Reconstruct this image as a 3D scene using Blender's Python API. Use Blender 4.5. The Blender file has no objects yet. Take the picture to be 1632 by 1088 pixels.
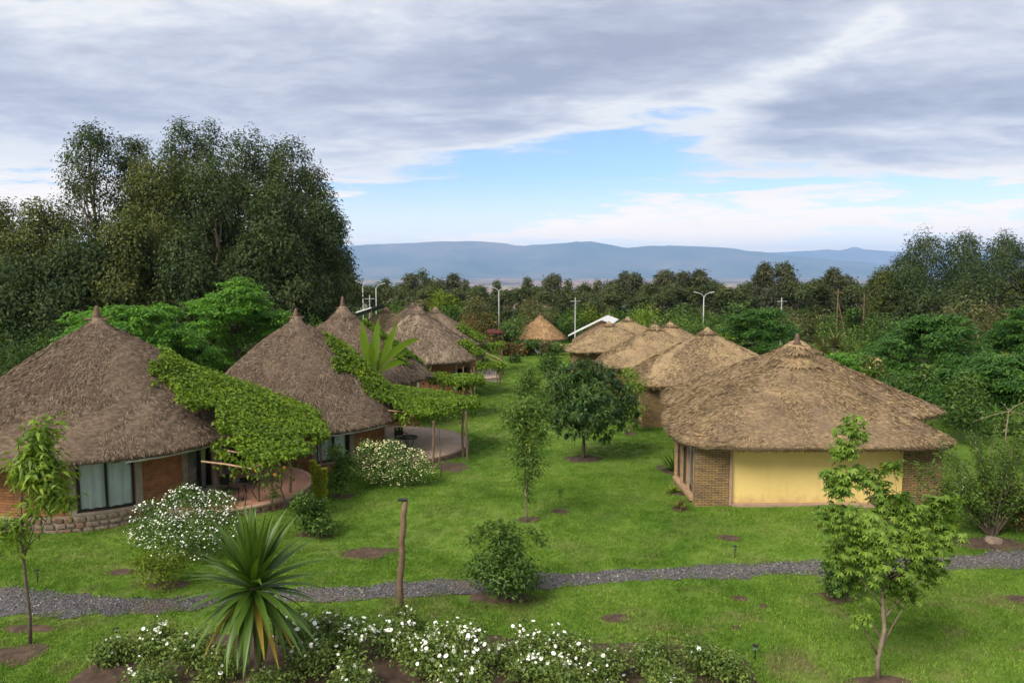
import bpy, math, random
import numpy as np
from mathutils import Vector, Matrix

rng = np.random.default_rng(7)
random.seed(7)
S = bpy.context.scene
COL = S.collection
R = math.radians
# ------------------------------------------------------------------ camera
F = 1190.0                      # focal length in pixels of the 1632 px wide photograph
CAMZ = 8.0
TH = math.atan(112.0 / F)       # downward pitch
cd = bpy.data.cameras.new('camera'); cam = bpy.data.objects.new('camera', cd); COL.objects.link(cam)
cam.location = (0, 0, CAMZ); cam.rotation_euler = (math.pi / 2 - TH, 0, 0)
cd.sensor_width = 36; cd.lens = 36 * F / 1632; cd.clip_start = 0.1; cd.clip_end = 60000
S.camera = cam
# ------------------------------------------------------------------ view, light
EXPO = 1.85
S.view_settings.view_transform = 'Standard'; S.view_settings.look = 'None'
S.view_settings.exposure = EXPO; S.view_settings.gamma = 1; S.view_settings.use_curve_mapping = False
S.render.engine = 'CYCLES'
S.cycles.use_denoising = True
S.cycles.max_bounces = 6; S.cycles.diffuse_bounces = 3; S.cycles.transparent_max_bounces = 8
S.cycles.volume_bounces = 1; S.cycles.transmission_bounces = 4; S.cycles.glossy_bounces = 2
S.cycles.use_adaptive_sampling = True; S.cycles.adaptive_threshold = 0.02
SUN_EL, SUN_AZ = R(44), R(-140)   # azimuth from +Y towards +X : high, behind the left shoulder
sl = bpy.data.lights.new('sun', 'SUN'); sun = bpy.data.objects.new('sun', sl); COL.objects.link(sun)
sl.energy = 1.5; sl.angle = R(30); sl.color = (1, 0.93, 0.82)
sdir = Vector((math.sin(SUN_AZ) * math.cos(SUN_EL), math.cos(SUN_AZ) * math.cos(SUN_EL), math.sin(SUN_EL)))
sun.rotation_euler = (-sdir).to_track_quat('-Z', 'Y').to_euler(); sun.location = (-30, -20, 60)


class NT:
    def __init__(s, tree): s.t = tree
    def n(s, typ, ins=None, **props):
        nd = s.t.nodes.new(typ)
        for k, v in props.items(): setattr(nd, k, v)
        for k, v in (ins or {}).items():
            sk = nd.inputs[k]
            if hasattr(v, 'is_linked') or isinstance(v, bpy.types.NodeSocket): s.t.links.new(v, sk)
            else: sk.default_value = v
        return nd
    def m(s, op, a, b=0.0, c=0.0, clamp=False):
        return s.n('ShaderNodeMath', {0: a, 1: b, 2: c}, operation=op, use_clamp=clamp).outputs[0]
    def mix(s, f, a, b, blend='MIX'):
        nd = s.n('ShaderNodeMix', None, data_type='RGBA', blend_type=blend)
        for k, v in ((0, f), (6, a), (7, b)):
            if isinstance(v, bpy.types.NodeSocket): s.t.links.new(v, nd.inputs[k])
            else: nd.inputs[k].default_value = v if k == 0 else (*v, 1)
        return nd.outputs[2]
    def ramp(s, f, stops, interp='LINEAR'):
        nd = s.n('ShaderNodeValToRGB', {0: f}); cr = nd.color_ramp; cr.interpolation = interp
        while len(cr.elements) < len(stops): cr.elements.new(0.5)
        for e, (p, c) in zip(cr.elements, stops):
            e.position = p; e.color = (*c, 1) if len(c) == 3 else c
        return nd.outputs[0]
    def noise(s, vec, scale, detail=4, rough=0.55, dist=0.0):
        return s.n('ShaderNodeTexNoise', {'Vector': vec, 'Scale': scale, 'Detail': detail, 'Roughness': rough, 'Distortion': dist})


def make_world():
    w = bpy.data.worlds.new('World'); S.world = w; w.use_nodes = True
    w.node_tree.nodes.clear(); N = NT(w.node_tree)
    tc = N.n('ShaderNodeTexCoord').outputs['Generated']
    sx = N.n('ShaderNodeSeparateXYZ', {0: tc}); x, y, z = sx.outputs
    h = N.m('SQRT', N.m('ADD', N.m('MULTIPLY', x, x), N.m('MULTIPLY', y, y)))
    A0 = N.m('ARCTAN2', x, y); E0 = N.m('DIVIDE', z, N.m('MAXIMUM', h, 0.02))
    zz = N.m('ADD', N.m('MAXIMUM', z, 0.0), 0.10)
    q = N.n('ShaderNodeCombineXYZ', {0: N.m('DIVIDE', x, zz), 1: N.m('DIVIDE', y, zz), 2: 0.0}).outputs[0]
    # the cloud deck drifts from lower left to upper right: stretch the noise along that direction
    q2 = N.n('ShaderNodeMapping', {0: q, 2: (0, 0, R(28)), 3: (0.75, 1.15, 1)}).outputs[0]
    n1 = N.noise(q2, 0.9, 9, 0.55, 0.6).outputs[0]
    n2 = N.noise(q2, 3.6, 7, 0.62, 0.5).outputs[0]
    n3 = N.noise(q2, 13.0, 6, 0.62, 0.8).outputs[0]
    wv = N.noise(q2, 1.6, 5, 0.6)
    ws = N.n('ShaderNodeSeparateXYZ', {0: wv.outputs[1]}).outputs
    A = N.m('MULTIPLY_ADD', N.m('SUBTRACT', ws[0], 0.5), 0.16, A0)
    E = N.m('MULTIPLY_ADD', N.m('SUBTRACT', ws[1], 0.5), 0.075, E0)
    def blob(px, py, ang, la, le, w_, pw=2.0):
        a0 = math.atan((px - 816) / F); e0 = (432 - py) / F
        c, s_ = math.cos(R(ang)), math.sin(R(ang))
        da = N.m('SUBTRACT', A, a0); de = N.m('SUBTRACT', E, e0)
        u = N.m('DIVIDE', N.m('ADD', N.m('MULTIPLY', da, c), N.m('MULTIPLY', de, s_)), la)
        v = N.m('DIVIDE', N.m('SUBTRACT', N.m('MULTIPLY', de, c), N.m('MULTIPLY', da, s_)), le)
        r2 = N.m('ADD', N.m('MULTIPLY', u, u), N.m('MULTIPLY', v, v))
        return N.m('MULTIPLY', N.m('EXPONENT', N.m('MULTIPLY', r2, -1.0)), w_)
    T = N.m('MULTIPLY_ADD', N.m('SUBTRACT', n1, 0.5), 1.25, 0.60)
    T = N.m('MULTIPLY_ADD', N.m('SUBTRACT', n2, 0.5), 0.80, T)
    T = N.m('MULTIPLY_ADD', N.m('SUBTRACT', n3, 0.5), 0.26, T)
    for b in ((930, 272, 14, 0.215, 0.036, -0.95),    # the blue gap
              (700, 330, 2, 0.17, 0.026, -0.45),      # its tail towards the left
              (840, 238, 13, 0.22, 0.030, -0.38),     # white bank above the gap
              (1110, 305, 2, 0.22, 0.016, -0.40),     # bright bar below the gap
              (1290, 112, 24, 0.20, 0.020, -0.30),    # bright diagonal seam
              (1520, 330, 4, 0.16, 0.016, -0.50),     # pale blue low on the right
              (60, 30, 5, 0.24, 0.07, -0.5),         # bright cloud top left
              (80, 290, 0, 0.16, 0.03, -0.12),
              (1000, 75, 8, 0.30, 0.055, 0.34), (1290, 205, 3, 0.25, 0.030, 0.42),
              (600, 150, 6, 0.30, 0.05, 0.14), (150, 170, 6, 0.25, 0.05, 0.12),
              (960, 308, -6, 0.09, 0.010, 0.34)):
        T = N.m('ADD', T, blob(*b))
    # thinner, hazier cloud towards the horizon all the way round
    low = N.n('ShaderNodeMapRange', {0: E0, 1: 0.16, 2: 0.02, 3: 0.0, 4: 0.36}).outputs[0]
    T = N.m('SUBTRACT', T, low)
    k = 2.0 ** -EXPO
    cloud = N.ramp(T, ((0.12, (0.84, 0.88, 0.94)), (0.36, (0.95, 0.95, 0.96)), (0.56, (0.72, 0.75, 0.84)),
                       (0.78, (0.53, 0.57, 0.69)), (1.0, (0.41, 0.45, 0.57))))
    warm = N.n('ShaderNodeMapRange', {0: E0, 1: 0.13, 2: 0.02, 3: 0.0, 4: 1.0}).outputs[0]
    cloud = N.mix(N.m('MULTIPLY', warm, 0.8), cloud, (2.5, 1.98, 1.35))
    cloud = N.mix(1.0, cloud, (k, k, k), 'MULTIPLY')
    cover = N.n('ShaderNodeMapRange', {0: T, 1: 0.02, 2: 0.32, 3: 0.0, 4: 1.0}, interpolation_type='SMOOTHSTEP').outputs[0]
    cover = N.m('MAXIMUM', cover, N.m('MULTIPLY', warm, 0.8))
    sky = N.n('ShaderNodeTexSky', None, sky_type='NISHITA')
    sky.sun_disc = False; sky.sun_elevation = SUN_EL; sky.sun_rotation = SUN_AZ
    sky.altitude = 2000; sky.air_density = 1.0; sky.dust_density = 0.0; sky.ozone_density = 3.0
    b1 = N.n('ShaderNodeBackground', {0: sky.outputs[0], 1: 0.05})
    b2 = N.n('ShaderNodeBackground', {0: cloud, 1: 1.0})
    mx = N.n('ShaderNodeMixShader', {0: cover, 1: b1.outputs[0], 2: b2.outputs[0]})
    out = N.n('ShaderNodeOutputWorld', {0: mx.outputs[0]})
make_world()
S.world.cycles.sampling_method = 'MANUAL'; S.world.cycles.sample_map_resolution = 256

# ------------------------------------------------------------------ pixels to places
FW = np.array([0, math.cos(TH), -math.sin(TH)]); UP = np.array([0, math.sin(TH), math.cos(TH)])
def ray(px, py):
    return FW + np.array([1., 0, 0]) * ((px - 816) / F) + UP * ((544 - py) / F)
def P(px, py, Y):
    d = ray(px, py); return np.array([0, 0, CAMZ]) + d * (Y / d[1])
def PZ(px, py, z):
    d = ray(px, py); return np.array([0, 0, CAMZ]) + d * ((z - CAMZ) / d[2])
_ky = np.array([-500, 25, 33, 45, 60, 100, 130, 200, 400, 900, 2000, 4000, 50000.])
_kz = np.array([0.0, 0, -0.5, -0.95, -1.3, -1.85, -3.0, -8, -24, -55, -85, -100, -100.])
def gz(x, y):
    x = np.asarray(x, float); y = np.asarray(y, float)
    near = np.clip(1 - np.abs(y) / 300, 0, 1)
    return np.interp(y, _ky, _kz) + near * (0.03 * np.sin(x * .7 + 1.3) * np.cos(y * .55) + 0.02 * np.sin(x * 1.9 + y * 1.3))
def G(px, py):
    p = PZ(px, py, 0.0)
    for _ in range(30): p = PZ(px, py, float(gz(p[0], p[1])))
    return p

# ------------------------------------------------------------------ mesh helpers
def link(o, parent=None):
    COL.objects.link(o)
    if parent is not None: o.parent = parent
    return o
def mk(name, V, Fc, mat=None, parent=None, loc=None, smooth=False, uv=None):
    me = bpy.data.meshes.new(name)
    V = np.asarray(V, np.float32)
    if isinstance(Fc, np.ndarray):
        nf, k = Fc.shape
        me.vertices.add(len(V)); me.vertices.foreach_set('co', V.ravel())
        me.loops.add(nf * k); me.loops.foreach_set('vertex_index', Fc.astype(np.int32).ravel())
        me.polygons.add(nf); me.polygons.foreach_set('loop_start', np.arange(0, nf * k, k, dtype=np.int32))
        me.polygons.foreach_set('loop_total', np.full(nf, k, np.int32))
    else:
        me.from_pydata([tuple(map(float, v)) for v in V], [], [tuple(int(i) for i in f) for f in Fc])
    if uv is not None:
        ul = me.uv_layers.new(name='UVMap'); idx = np.empty(len(me.loops), np.int32)
        me.loops.foreach_get('vertex_index', idx)
        ul.data.foreach_set('uv', np.asarray(uv, np.float32)[idx].ravel())
    me.update(calc_edges=True); me.validate()
    if smooth: me.polygons.foreach_set('use_smooth', np.ones(len(me.polygons), bool))
    if mat is not None: me.materials.append(mat)
    o = bpy.data.objects.new(name, me)
    if loc is not None: o.location = loc
    return link(o, parent)
def inst(name, me, parent, loc, rot=(0, 0, 0), sc=(1, 1, 1)):
    o = bpy.data.objects.new(name, me); o.location = loc; o.rotation_euler = rot; o.scale = sc
    return link(o, parent)
def tag(o, label=None, cat=None, group=None, kind=None):
    if label: o['label'] = label
    if cat: o['category'] = cat
    if group: o['group'] = group
    if kind: o['kind'] = kind
    return o
def thing(name, label, cat, loc, group=None, rz=0.0):
    o = bpy.data.objects.new(name, None); o.empty_display_size = 0.3
    o.location = [float(v) for v in loc]; o.rotation_euler = (0, 0, rz); COL.objects.link(o)
    return tag(o, label, cat, group)
def copy_tree(root, loc, rz=0, sc=1.0, label=None, name=None):
    def rec(o, par):
        c = o.copy(); COL.objects.link(c); c.parent = par
        for ch in list(o.children): rec(ch, c)
        return c
    c = rec(root, None); c.location = [float(v) for v in loc]; c.rotation_euler = (0, 0, rz)
    c.scale = (sc, sc, sc) if np.isscalar(sc) else sc
    if label: c['label'] = label
    return c

class MB:
    def __init__(s): s.v = []; s.f = []; s.uv = []; s.n = 0
    def add(s, V, Fc, uv=None):
        V = np.asarray(V, float); s.v.append(V)
        s.f += [tuple(int(i) + s.n for i in f) for f in Fc]
        s.uv.append(np.zeros((len(V), 2)) if uv is None else np.asarray(uv, float)); s.n += len(V); return s
    def box(s, c, size, rz=0.0, tilt=None, jit=0.0):
        c = np.asarray(c, float); hx, hy, hz = [a / 2 for a in size]
        V = np.array([[a, b, d] for d in (-hz, hz) for a, b in ((-hx, -hy), (hx, -hy), (hx, hy), (-hx, hy))])
        if jit: V = V + rng.normal(0, jit, V.shape)
        if tilt is not None: V = V @ np.array(tilt.to_3x3()).T if hasattr(tilt, 'to_3x3') else V @ np.array(tilt).T
        cz, sz = math.cos(rz), math.sin(rz); V = V @ np.array([[cz, sz, 0], [-sz, cz, 0], [0, 0, 1]])
        return s.add(V + c, [(0, 3, 2, 1), (4, 5, 6, 7), (0, 1, 5, 4), (1, 2, 6, 5), (2, 3, 7, 6), (3, 0, 4, 7)])
    def tube(s, pts, rad, sides=6, cap=True):
        pts = np.asarray(pts, float); n = len(pts); rad = np.broadcast_to(np.asarray(rad, float), (n,))
        t = np.gradient(pts, axis=0); t /= np.linalg.norm(t, axis=1)[:, None] + 1e-9
        ref = np.array([0.31, 0.95, 0.05]) if abs(t[:, 1]).mean() < 0.8 else np.array([1., 0, 0.1])
        a = np.cross(t, ref); a /= np.linalg.norm(a, axis=1)[:, None] + 1e-9; b = np.cross(t, a)
        ang = np.arange(sides) * 2 * math.pi / sides
        V = pts[:, None] + rad[:, None, None] * (a[:, None] * np.cos(ang)[None, :, None] + b[:, None] * np.sin(ang)[None, :, None])
        V = V.reshape(-1, 3); Fc = []
        for i in range(n - 1):
            for j in range(sides):
                k = (j + 1) % sides
                Fc.append((i * sides + j, i * sides + k, (i + 1) * sides + k, (i + 1) * sides + j))
        if cap: Fc += [tuple(range(sides))[::-1], tuple((n - 1) * sides + j for j in range(sides))]
        return s.add(V, Fc)
    def lathe(s, prof, segs=24, c=(0, 0, 0)):
        n = len(prof); ang = np.arange(segs) * 2 * math.pi / segs
        V = np.array([[r * math.cos(a), r * math.sin(a), z] for r, z in prof for a in ang]) + np.asarray(c, float)
        Fc = [(i * segs + j, i * segs + (j + 1) % segs, (i + 1) * segs + (j + 1) % segs, (i + 1) * segs + j) for i in range(n - 1) for j in range(segs)]
        return s.add(V, Fc)
    def arcwall(s, ro, ri, a0, a1, z0, z1):
        n = max(2, int(abs(a1 - a0) / R(5)) + 1); A = np.linspace(a0, a1, n + 1); V = []; U = []; Fc = []
        for a in A:
            for r, z in ((ro, z0), (ro, z1), (ri, z1), (ri, z0)):
                V.append((r * math.cos(a), r * math.sin(a), z)); U.append((a * ro, z))
        for i in range(n):
            for j in range(4):
                k = (j + 1) % 4; Fc.append((i * 4 + j, (i + 1) * 4 + j, (i + 1) * 4 + k, i * 4 + k))
        Fc += [(0, 1, 2, 3), (n * 4 + 3, n * 4 + 2, n * 4 + 1, n * 4)]
        return s.add(V, Fc, U)
    def build(s, name, mat, parent=None, loc=None, smooth=False, uv=False):
        return mk(name, np.concatenate(s.v), s.f, mat, parent, loc, smooth, np.concatenate(s.uv) if uv else None)

def unit(v): return v / (np.linalg.norm(v, axis=-1, keepdims=True) + 1e-9)
def rdir(n, r=None): return unit((r or rng).normal(size=(n, 3)))
def leaf_quads(Pb, D, Nn, L, W, droop=0.0, wide=0.45):
    """pointed, folded leaves: base, two shoulders, tip"""
    n = len(Pb); L = np.broadcast_to(np.asarray(L, float), (n,))[:, None]; W = np.broadcast_to(np.asarray(W, float), (n,))[:, None]
    side = unit(np.cross(D, Nn)); up = unit(np.cross(side, D))
    mid = Pb + D * L * wide + up * W * 0.18
    V = np.stack([Pb, mid + side * W / 2, Pb + D * L + np.array([0, 0, -1.]) * L * droop, mid - side * W / 2], 1).reshape(-1, 3)
    return V, np.arange(4 * n).reshape(n, 4)
def leaves_at(C, n, spread, L, W, up=0.4, droop=0.2, hang=0.0, flat=1.0, outc=None, r=None):
    """n leaves round each centre of C; up: how far they face the sky, hang: how far they point down"""
    r = r or rng
    m = len(C); idx = np.repeat(np.arange(m), n); k = len(idx)
    off = np.clip(r.normal(size=(k, 3)), -1.7, 1.7) * spread * np.array([1, 1, flat])
    Pb = C[idx] + off
    D = unit(r.normal(size=(k, 3)) * np.array([1, 1, 0.5]) + unit(off) * 0.7 + np.array([0, 0, -hang]))
    Nn = r.normal(size=(k, 3)) * (1 - up) + np.array([0, 0, up * 1.6])
    if outc is not None:
        Nn = r.normal(size=(k, 3)) * .38 + outc[idx] * 1.0 + np.array([0, 0, up * .6])
        D = unit(D - .75 * unit(Nn) * np.sum(D * unit(Nn), 1)[:, None])
    Nn = unit(Nn)
    return leaf_quads(Pb, D, Nn, L * r.uniform(0.65, 1.3, k), W * r.uniform(0.7, 1.25, k), droop)
def lobes_points(lobes, n, shell=0.55, r=None, top=0.0, wn=False):
    """points in the outer shells of ellipsoid lobes (cx,cy,cz,rx,ry,rz)"""
    r = r or rng
    lb = np.asarray(lobes, float); w = (lb[:, 3] * lb[:, 4] * lb[:, 5]) ** (2 / 3); w /= w.sum()
    i = r.choice(len(lb), n, p=w); d = unit(r.normal(size=(n, 3)) + np.array([0, 0, top]))
    rad = r.uniform(shell, 1.0, n)[:, None]
    C = lb[i, :3] + d * lb[i, 3:] * rad
    return (C, unit(d / lb[i, 3:])) if wn else C

# ------------------------------------------------------------------ noise for meshes
def vnoise(x, y, seed=0):
    x = np.asarray(x, float); y = np.asarray(y, float)
    xi = np.floor(x).astype(np.int64); yi = np.floor(y).astype(np.int64); fx = x - xi; fy = y - yi
    fx = fx * fx * (3 - 2 * fx); fy = fy * fy * (3 - 2 * fy)
    def hsh(a, b):
        v = (a * 374761393 + b * 668265263 + seed * 974711) & 0x7fffffff
        v = ((v ^ (v >> 13)) * 1274126177) & 0x7fffffff
        return ((v ^ (v >> 16)) & 0xffff) / 65535.0
    return (hsh(xi, yi) * (1 - fx) + hsh(xi + 1, yi) * fx) * (1 - fy) + (hsh(xi, yi + 1) * (1 - fx) + hsh(xi + 1, yi + 1) * fx) * fy
def fbm(x, y, o=4, seed=0):
    s = 0; a = 0.5
    for i in range(o): s = s + a * vnoise(x * 2 ** i, y * 2 ** i, seed + i); a *= 0.5
    return s
def inpoly(x, y, poly):
    poly = np.asarray(poly, float); ins = np.zeros(np.shape(x), bool); j = len(poly) - 1
    for i in range(len(poly)):
        xi, yi = poly[i][:2]; xj, yj = poly[j][:2]
        c = ((yi > y) != (yj > y)) & (x < (xj - xi) * (y - yi) / (yj - yi + 1e-12) + xi); ins ^= c; j = i
    return ins

# ------------------------------------------------------------------ materials
def newmat(name):
    m = bpy.data.materials.new(name); m.use_nodes = True; m.node_tree.nodes.clear(); N = NT(m.node_tree)
    N.out = N.n('ShaderNodeOutputMaterial'); return m, N
def fin(N, sh): N.t.links.new(sh, N.out.inputs[0])
def bsdf(N, col, rough=0.8, spec=0.3, metal=0.0, normal=None):
    d = {'Base Color': col if isinstance(col, bpy.types.NodeSocket) else (*col, 1), 'Roughness': rough, 'Specular IOR Level': spec, 'Metallic': metal}
    if normal is not None: d['Normal'] = normal
    return N.n('ShaderNodeBsdfPrincipled', d).outputs[0]
def bump(N, h, s=0.5, d=0.02): return N.n('ShaderNodeBump', {'Strength': s, 'Distance': d, 'Height': h}).outputs[0]
def simple(name, col, rough=0.7, var=0.15, scale=6.0, bmp=0.2, metal=0.0, spec=0.3):
    m, N = newmat(name); co = N.n('ShaderNodeTexCoord').outputs['Object']
    n = N.noise(co, scale, 5).outputs[0]
    a = tuple(c * (1 - var) for c in col); b = tuple(min(1, c * (1 + var)) for c in col)
    c = N.ramp(n, ((0.3, a), (0.7, b)))
    fin(N, bsdf(N, c, rough, spec, metal, bump(N, N.noise(co, scale * 5, 4).outputs[0], bmp, 0.01) if bmp else None)); return m
def leafmat(name, dark, mid, light, trans=0.3, rough=0.5, clump=1.2, spec=0.25, gain=1.5):
    dark, mid, light = [tuple(min(.8, c * gain * w_) for c, w_ in zip(k, (1.14, 1.0, .75))) for k in (dark, mid, light)]
    m, N = newmat(name)
    rnd = N.n('ShaderNodeNewGeometry').outputs['Random Per Island']
    co = N.n('ShaderNodeTexCoord').outputs['Object']
    cl = N.noise(co, clump, 3).outputs[0]
    f = N.m('ADD', N.m('MULTIPLY', rnd, 0.55), N.m('MULTIPLY', cl, 0.9)); f = N.m('SUBTRACT', f, 0.22)
    c = N.ramp(f, ((0.12, dark), (0.5, mid), (0.92, light)))
    p = bsdf(N, c, rough, spec)
    tr = N.n('ShaderNodeBsdfTranslucent', {0: N.mix(1.0, c, (1.25, 1.2, 0.55), 'MULTIPLY')}).outputs[0]
    fin(N, N.n('ShaderNodeMixShader', {0: trans, 1: p, 2: tr}).outputs[0]); return m
def thatchmat(name, c0, c1, c2, c3, stain):
    m, N = newmat(name); co = N.n('ShaderNodeTexCoord').outputs['Object']
    rnd = N.n('ShaderNodeNewGeometry').outputs['Random Per Island']
    big = N.noise(co, 0.55, 4, 0.6, 0.4).outputs[0]
    fine = N.noise(N.n('ShaderNodeMapping', {0: co, 3: (1, 1, 2.2)}).outputs[0], 7.0, 6, 0.68).outputs[0]
    f = N.m('ADD', N.m('ADD', N.m('MULTIPLY', rnd, 0.36), N.m('MULTIPLY', fine, 0.70)), N.m('MULTIPLY', big, 0.36)); f = N.m('SUBTRACT', f, 0.20)
    c = N.ramp(f, ((0.22, c0), (0.42, c1), (0.60, c2), (0.85, c3)))
    st = N.n('ShaderNodeMapRange', {0: N.noise(co, 0.9, 5, 0.65, 0.8).outputs[0], 1: 0.52, 2: 0.70}).outputs[0]
    c = N.mix(N.m('MULTIPLY', st, 0.55), c, stain)
    fin(N, bsdf(N, c, 0.95, 0.12, 0, bump(N, fine, 0.8, 0.03))); return m
def uvbrick(name, c1, c2, mortar, w, hgt, squash=1.0, msize=0.012, nz=0.6):
    m, N = newmat(name); uv = N.n('ShaderNodeTexCoord').outputs['UV']
    wob = N.noise(uv, 3.0, 3).outputs[1]
    v = N.n('ShaderNodeVectorMath', {0: uv, 1: N.n('ShaderNodeVectorMath', {0: wob, 1: (0.03, 0.02, 0)}, operation='MULTIPLY').outputs[0]}, operation='ADD').outputs[0]
    bt = N.n('ShaderNodeTexBrick', {'Vector': v, 'Color1': (*c1, 1), 'Color2': (*c2, 1), 'Mortar': (*mortar, 1), 'Scale': 1.0,
             'Mortar Size': msize, 'Mortar Smooth': 0.4, 'Bias': 0.0, 'Brick Width': w, 'Row Height': hgt})
    n = N.noise(uv, 5.0, 6, 0.65).outputs[0]
    c = N.mix(nz, bt.outputs[0], N.ramp(n, ((0.28, (0.42, 0.38, 0.34)), (0.66, (1.0, 1.0, 1.0)))), 'MULTIPLY')
    hgt_ = N.m('ADD', N.m('MULTIPLY', bt.outputs[1], -1.0), N.m('MULTIPLY', n, 0.6))
    fin(N, bsdf(N, c, 0.9, 0.2, 0, bump(N, hgt_, 0.9, 0.03))); return m

M = {}
M['thatch'] = thatchmat('weathered_thatch', (0.038, 0.027, 0.018), (0.115, 0.082, 0.056), (0.210, 0.156, 0.108), (0.32, 0.25, 0.18), (0.115, 0.078, 0.058))
M['thatch_gold'] = thatchmat('golden_thatch', (0.055, 0.037, 0.027), (0.175, 0.121, 0.071), (0.345, 0.246, 0.128), (0.49, 0.37, 0.20), (0.14, 0.098, 0.082))
M['thatch_new'] = thatchmat('fresh_thatch', (0.09, 0.05, 0.025), (0.24, 0.145, 0.07), (0.38, 0.24, 0.12), (0.5, 0.34, 0.18), (0.26, 0.15, 0.08))
M['finial'] = simple('clay_finial', (0.15, 0.095, 0.068), 0.85, 0.3, 6, 0.5)
M['brick'] = uvbrick('rough_brick', (0.44, 0.185, 0.07), (0.29, 0.125, 0.055), (0.22, 0.15, 0.10), 0.24, 0.085)
M['veneer'] = uvbrick('stacked_stone', (0.44, 0.285, 0.115), (0.24, 0.17, 0.10), (0.055, 0.042, 0.03), 0.23, 0.06, msize=0.009)
M['stone'] = simple('field_stone', (0.20, 0.15, 0.11), 0.9, 0.45, 5, 0.6)
M['stone_red'] = simple('red_field_stone', (0.20, 0.115, 0.075), 0.9, 0.4, 5, 0.6)
def plastermat():
    m, N = newmat('yellow_plaster'); co = N.n('ShaderNodeTexCoord').outputs['Object']; z = N.n('ShaderNodeSeparateXYZ', {0: co}).outputs[2]
    c = N.ramp(N.noise(co, 0.9, 6, 0.6).outputs[0], ((0.3, (0.70, 0.51, 0.18)), (0.7, (0.79, 0.59, 0.235))))
    sp = N.m('ADD', N.m('MULTIPLY', z, -2.6), N.m('MULTIPLY', N.noise(co, 3.5, 6, 0.7).outputs[0], 2.4))      # mud splashed above the ledge
    c = N.mix(N.m('MULTIPLY', N.n('ShaderNodeMapRange', {0: sp, 1: -0.55, 2: 0.45}).outputs[0], 0.55), c, (0.33, 0.20, 0.11))
    st = N.noise(N.n('ShaderNodeMapping', {0: co, 3: (3.0, 3.0, 0.22)}).outputs[0], 1.6, 5, 0.6).outputs[0]     # rain streaks
    c = N.mix(N.n('ShaderNodeMapRange', {0: st, 1: 0.60, 2: 0.74, 4: 0.28}).outputs[0], c, (0.42, 0.28, 0.12))
    fin(N, bsdf(N, c, 0.9, 0.15, 0, bump(N, N.noise(co, 11.0, 5).outputs[0], 0.2, 0.01))); return m
M['plaster'] = plastermat()
M['sillstone'] = simple('pinkish_concrete', (0.36, 0.24, 0.17), 0.85, 0.15, 4, 0.25)
M['cement'] = simple('grey_cement', (0.25, 0.215, 0.17), 0.85, 0.18, 4, 0.25)
M['patio'] = simple('red_oxide_concrete', (0.34, 0.175, 0.115), 0.6, 0.25, 1.6, 0.15)
M['patio_pale'] = simple('pale_patio_concrete', (0.40, 0.29, 0.215), 0.7, 0.15, 1.6, 0.15)
M['wood'] = simple('weathered_pole', (0.16, 0.105, 0.065), 0.85, 0.35, 8, 0.5)
M['wood_light'] = simple('pale_timber', (0.34, 0.22, 0.13), 0.8, 0.25, 6, 0.3)
M['dark_frame'] = simple('dark_steel', (0.012, 0.011, 0.010), 0.5, 0.2, 6, 0.0)
M['white_metal'] = simple('white_metal', (0.62, 0.62, 0.60), 0.5, 0.1, 3, 0.05)
M['lamp_white'] = simple('pale_galvanised', (0.42, 0.43, 0.42), 0.5, 0.08, 3, 0.0)
M['curtain'] = simple('white_curtain', (0.74, 0.76, 0.76), 0.9, 0.08, 3, 0.05)
M['soil'] = simple('red_brown_soil', (0.072, 0.045, 0.030), 0.95, 0.45, 6, 0.9)
M['bark'] = simple('grey_brown_bark', (0.11, 0.085, 0.06), 0.9, 0.35, 9, 0.7)
M['bark_pale'] = simple('pale_bark', (0.22, 0.17, 0.12), 0.85, 0.3, 6, 0.4)
M['stem_green'] = simple('green_stem', (0.08, 0.11, 0.03), 0.7, 0.3, 6, 0.1)
M['dark_room'] = simple('dark_floor', (0.04, 0.03, 0.025), 0.9, 0.2, 4, 0.0)
M['petal'] = simple('white_petal', (0.80, 0.80, 0.70), 0.6, 0.08, 20, 0.0)
M['petal_cream'] = simple('cream_petal', (0.72, 0.68, 0.34), 0.6, 0.2, 20, 0.0)
M['petal_orange'] = simple('orange_petal', (0.75, 0.30, 0.03), 0.6, 0.2, 20, 0.0)
M['red_paint'] = simple('dull_red_paint', (0.10, 0.016, 0.016), 0.6, 0.2, 4, 0.0)
def glassmat():
    m, N = newmat('window_glass')
    g = N.n('ShaderNodeBsdfGlossy', {'Color': (0.8, 0.85, 0.9, 1), 'Roughness': 0.05}).outputs[0]
    t = N.n('ShaderNodeBsdfTransparent', {0: (0.93, 0.96, 0.95, 1)}).outputs[0]
    fin(N, N.n('ShaderNodeMixShader', {0: N.m('MULTIPLY_ADD', N.n('ShaderNodeFresnel', {0: 1.45}).outputs[0], 0.8, 0.02), 1: t, 2: g}).outputs[0]); return m
M['glass'] = glassmat()
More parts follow.
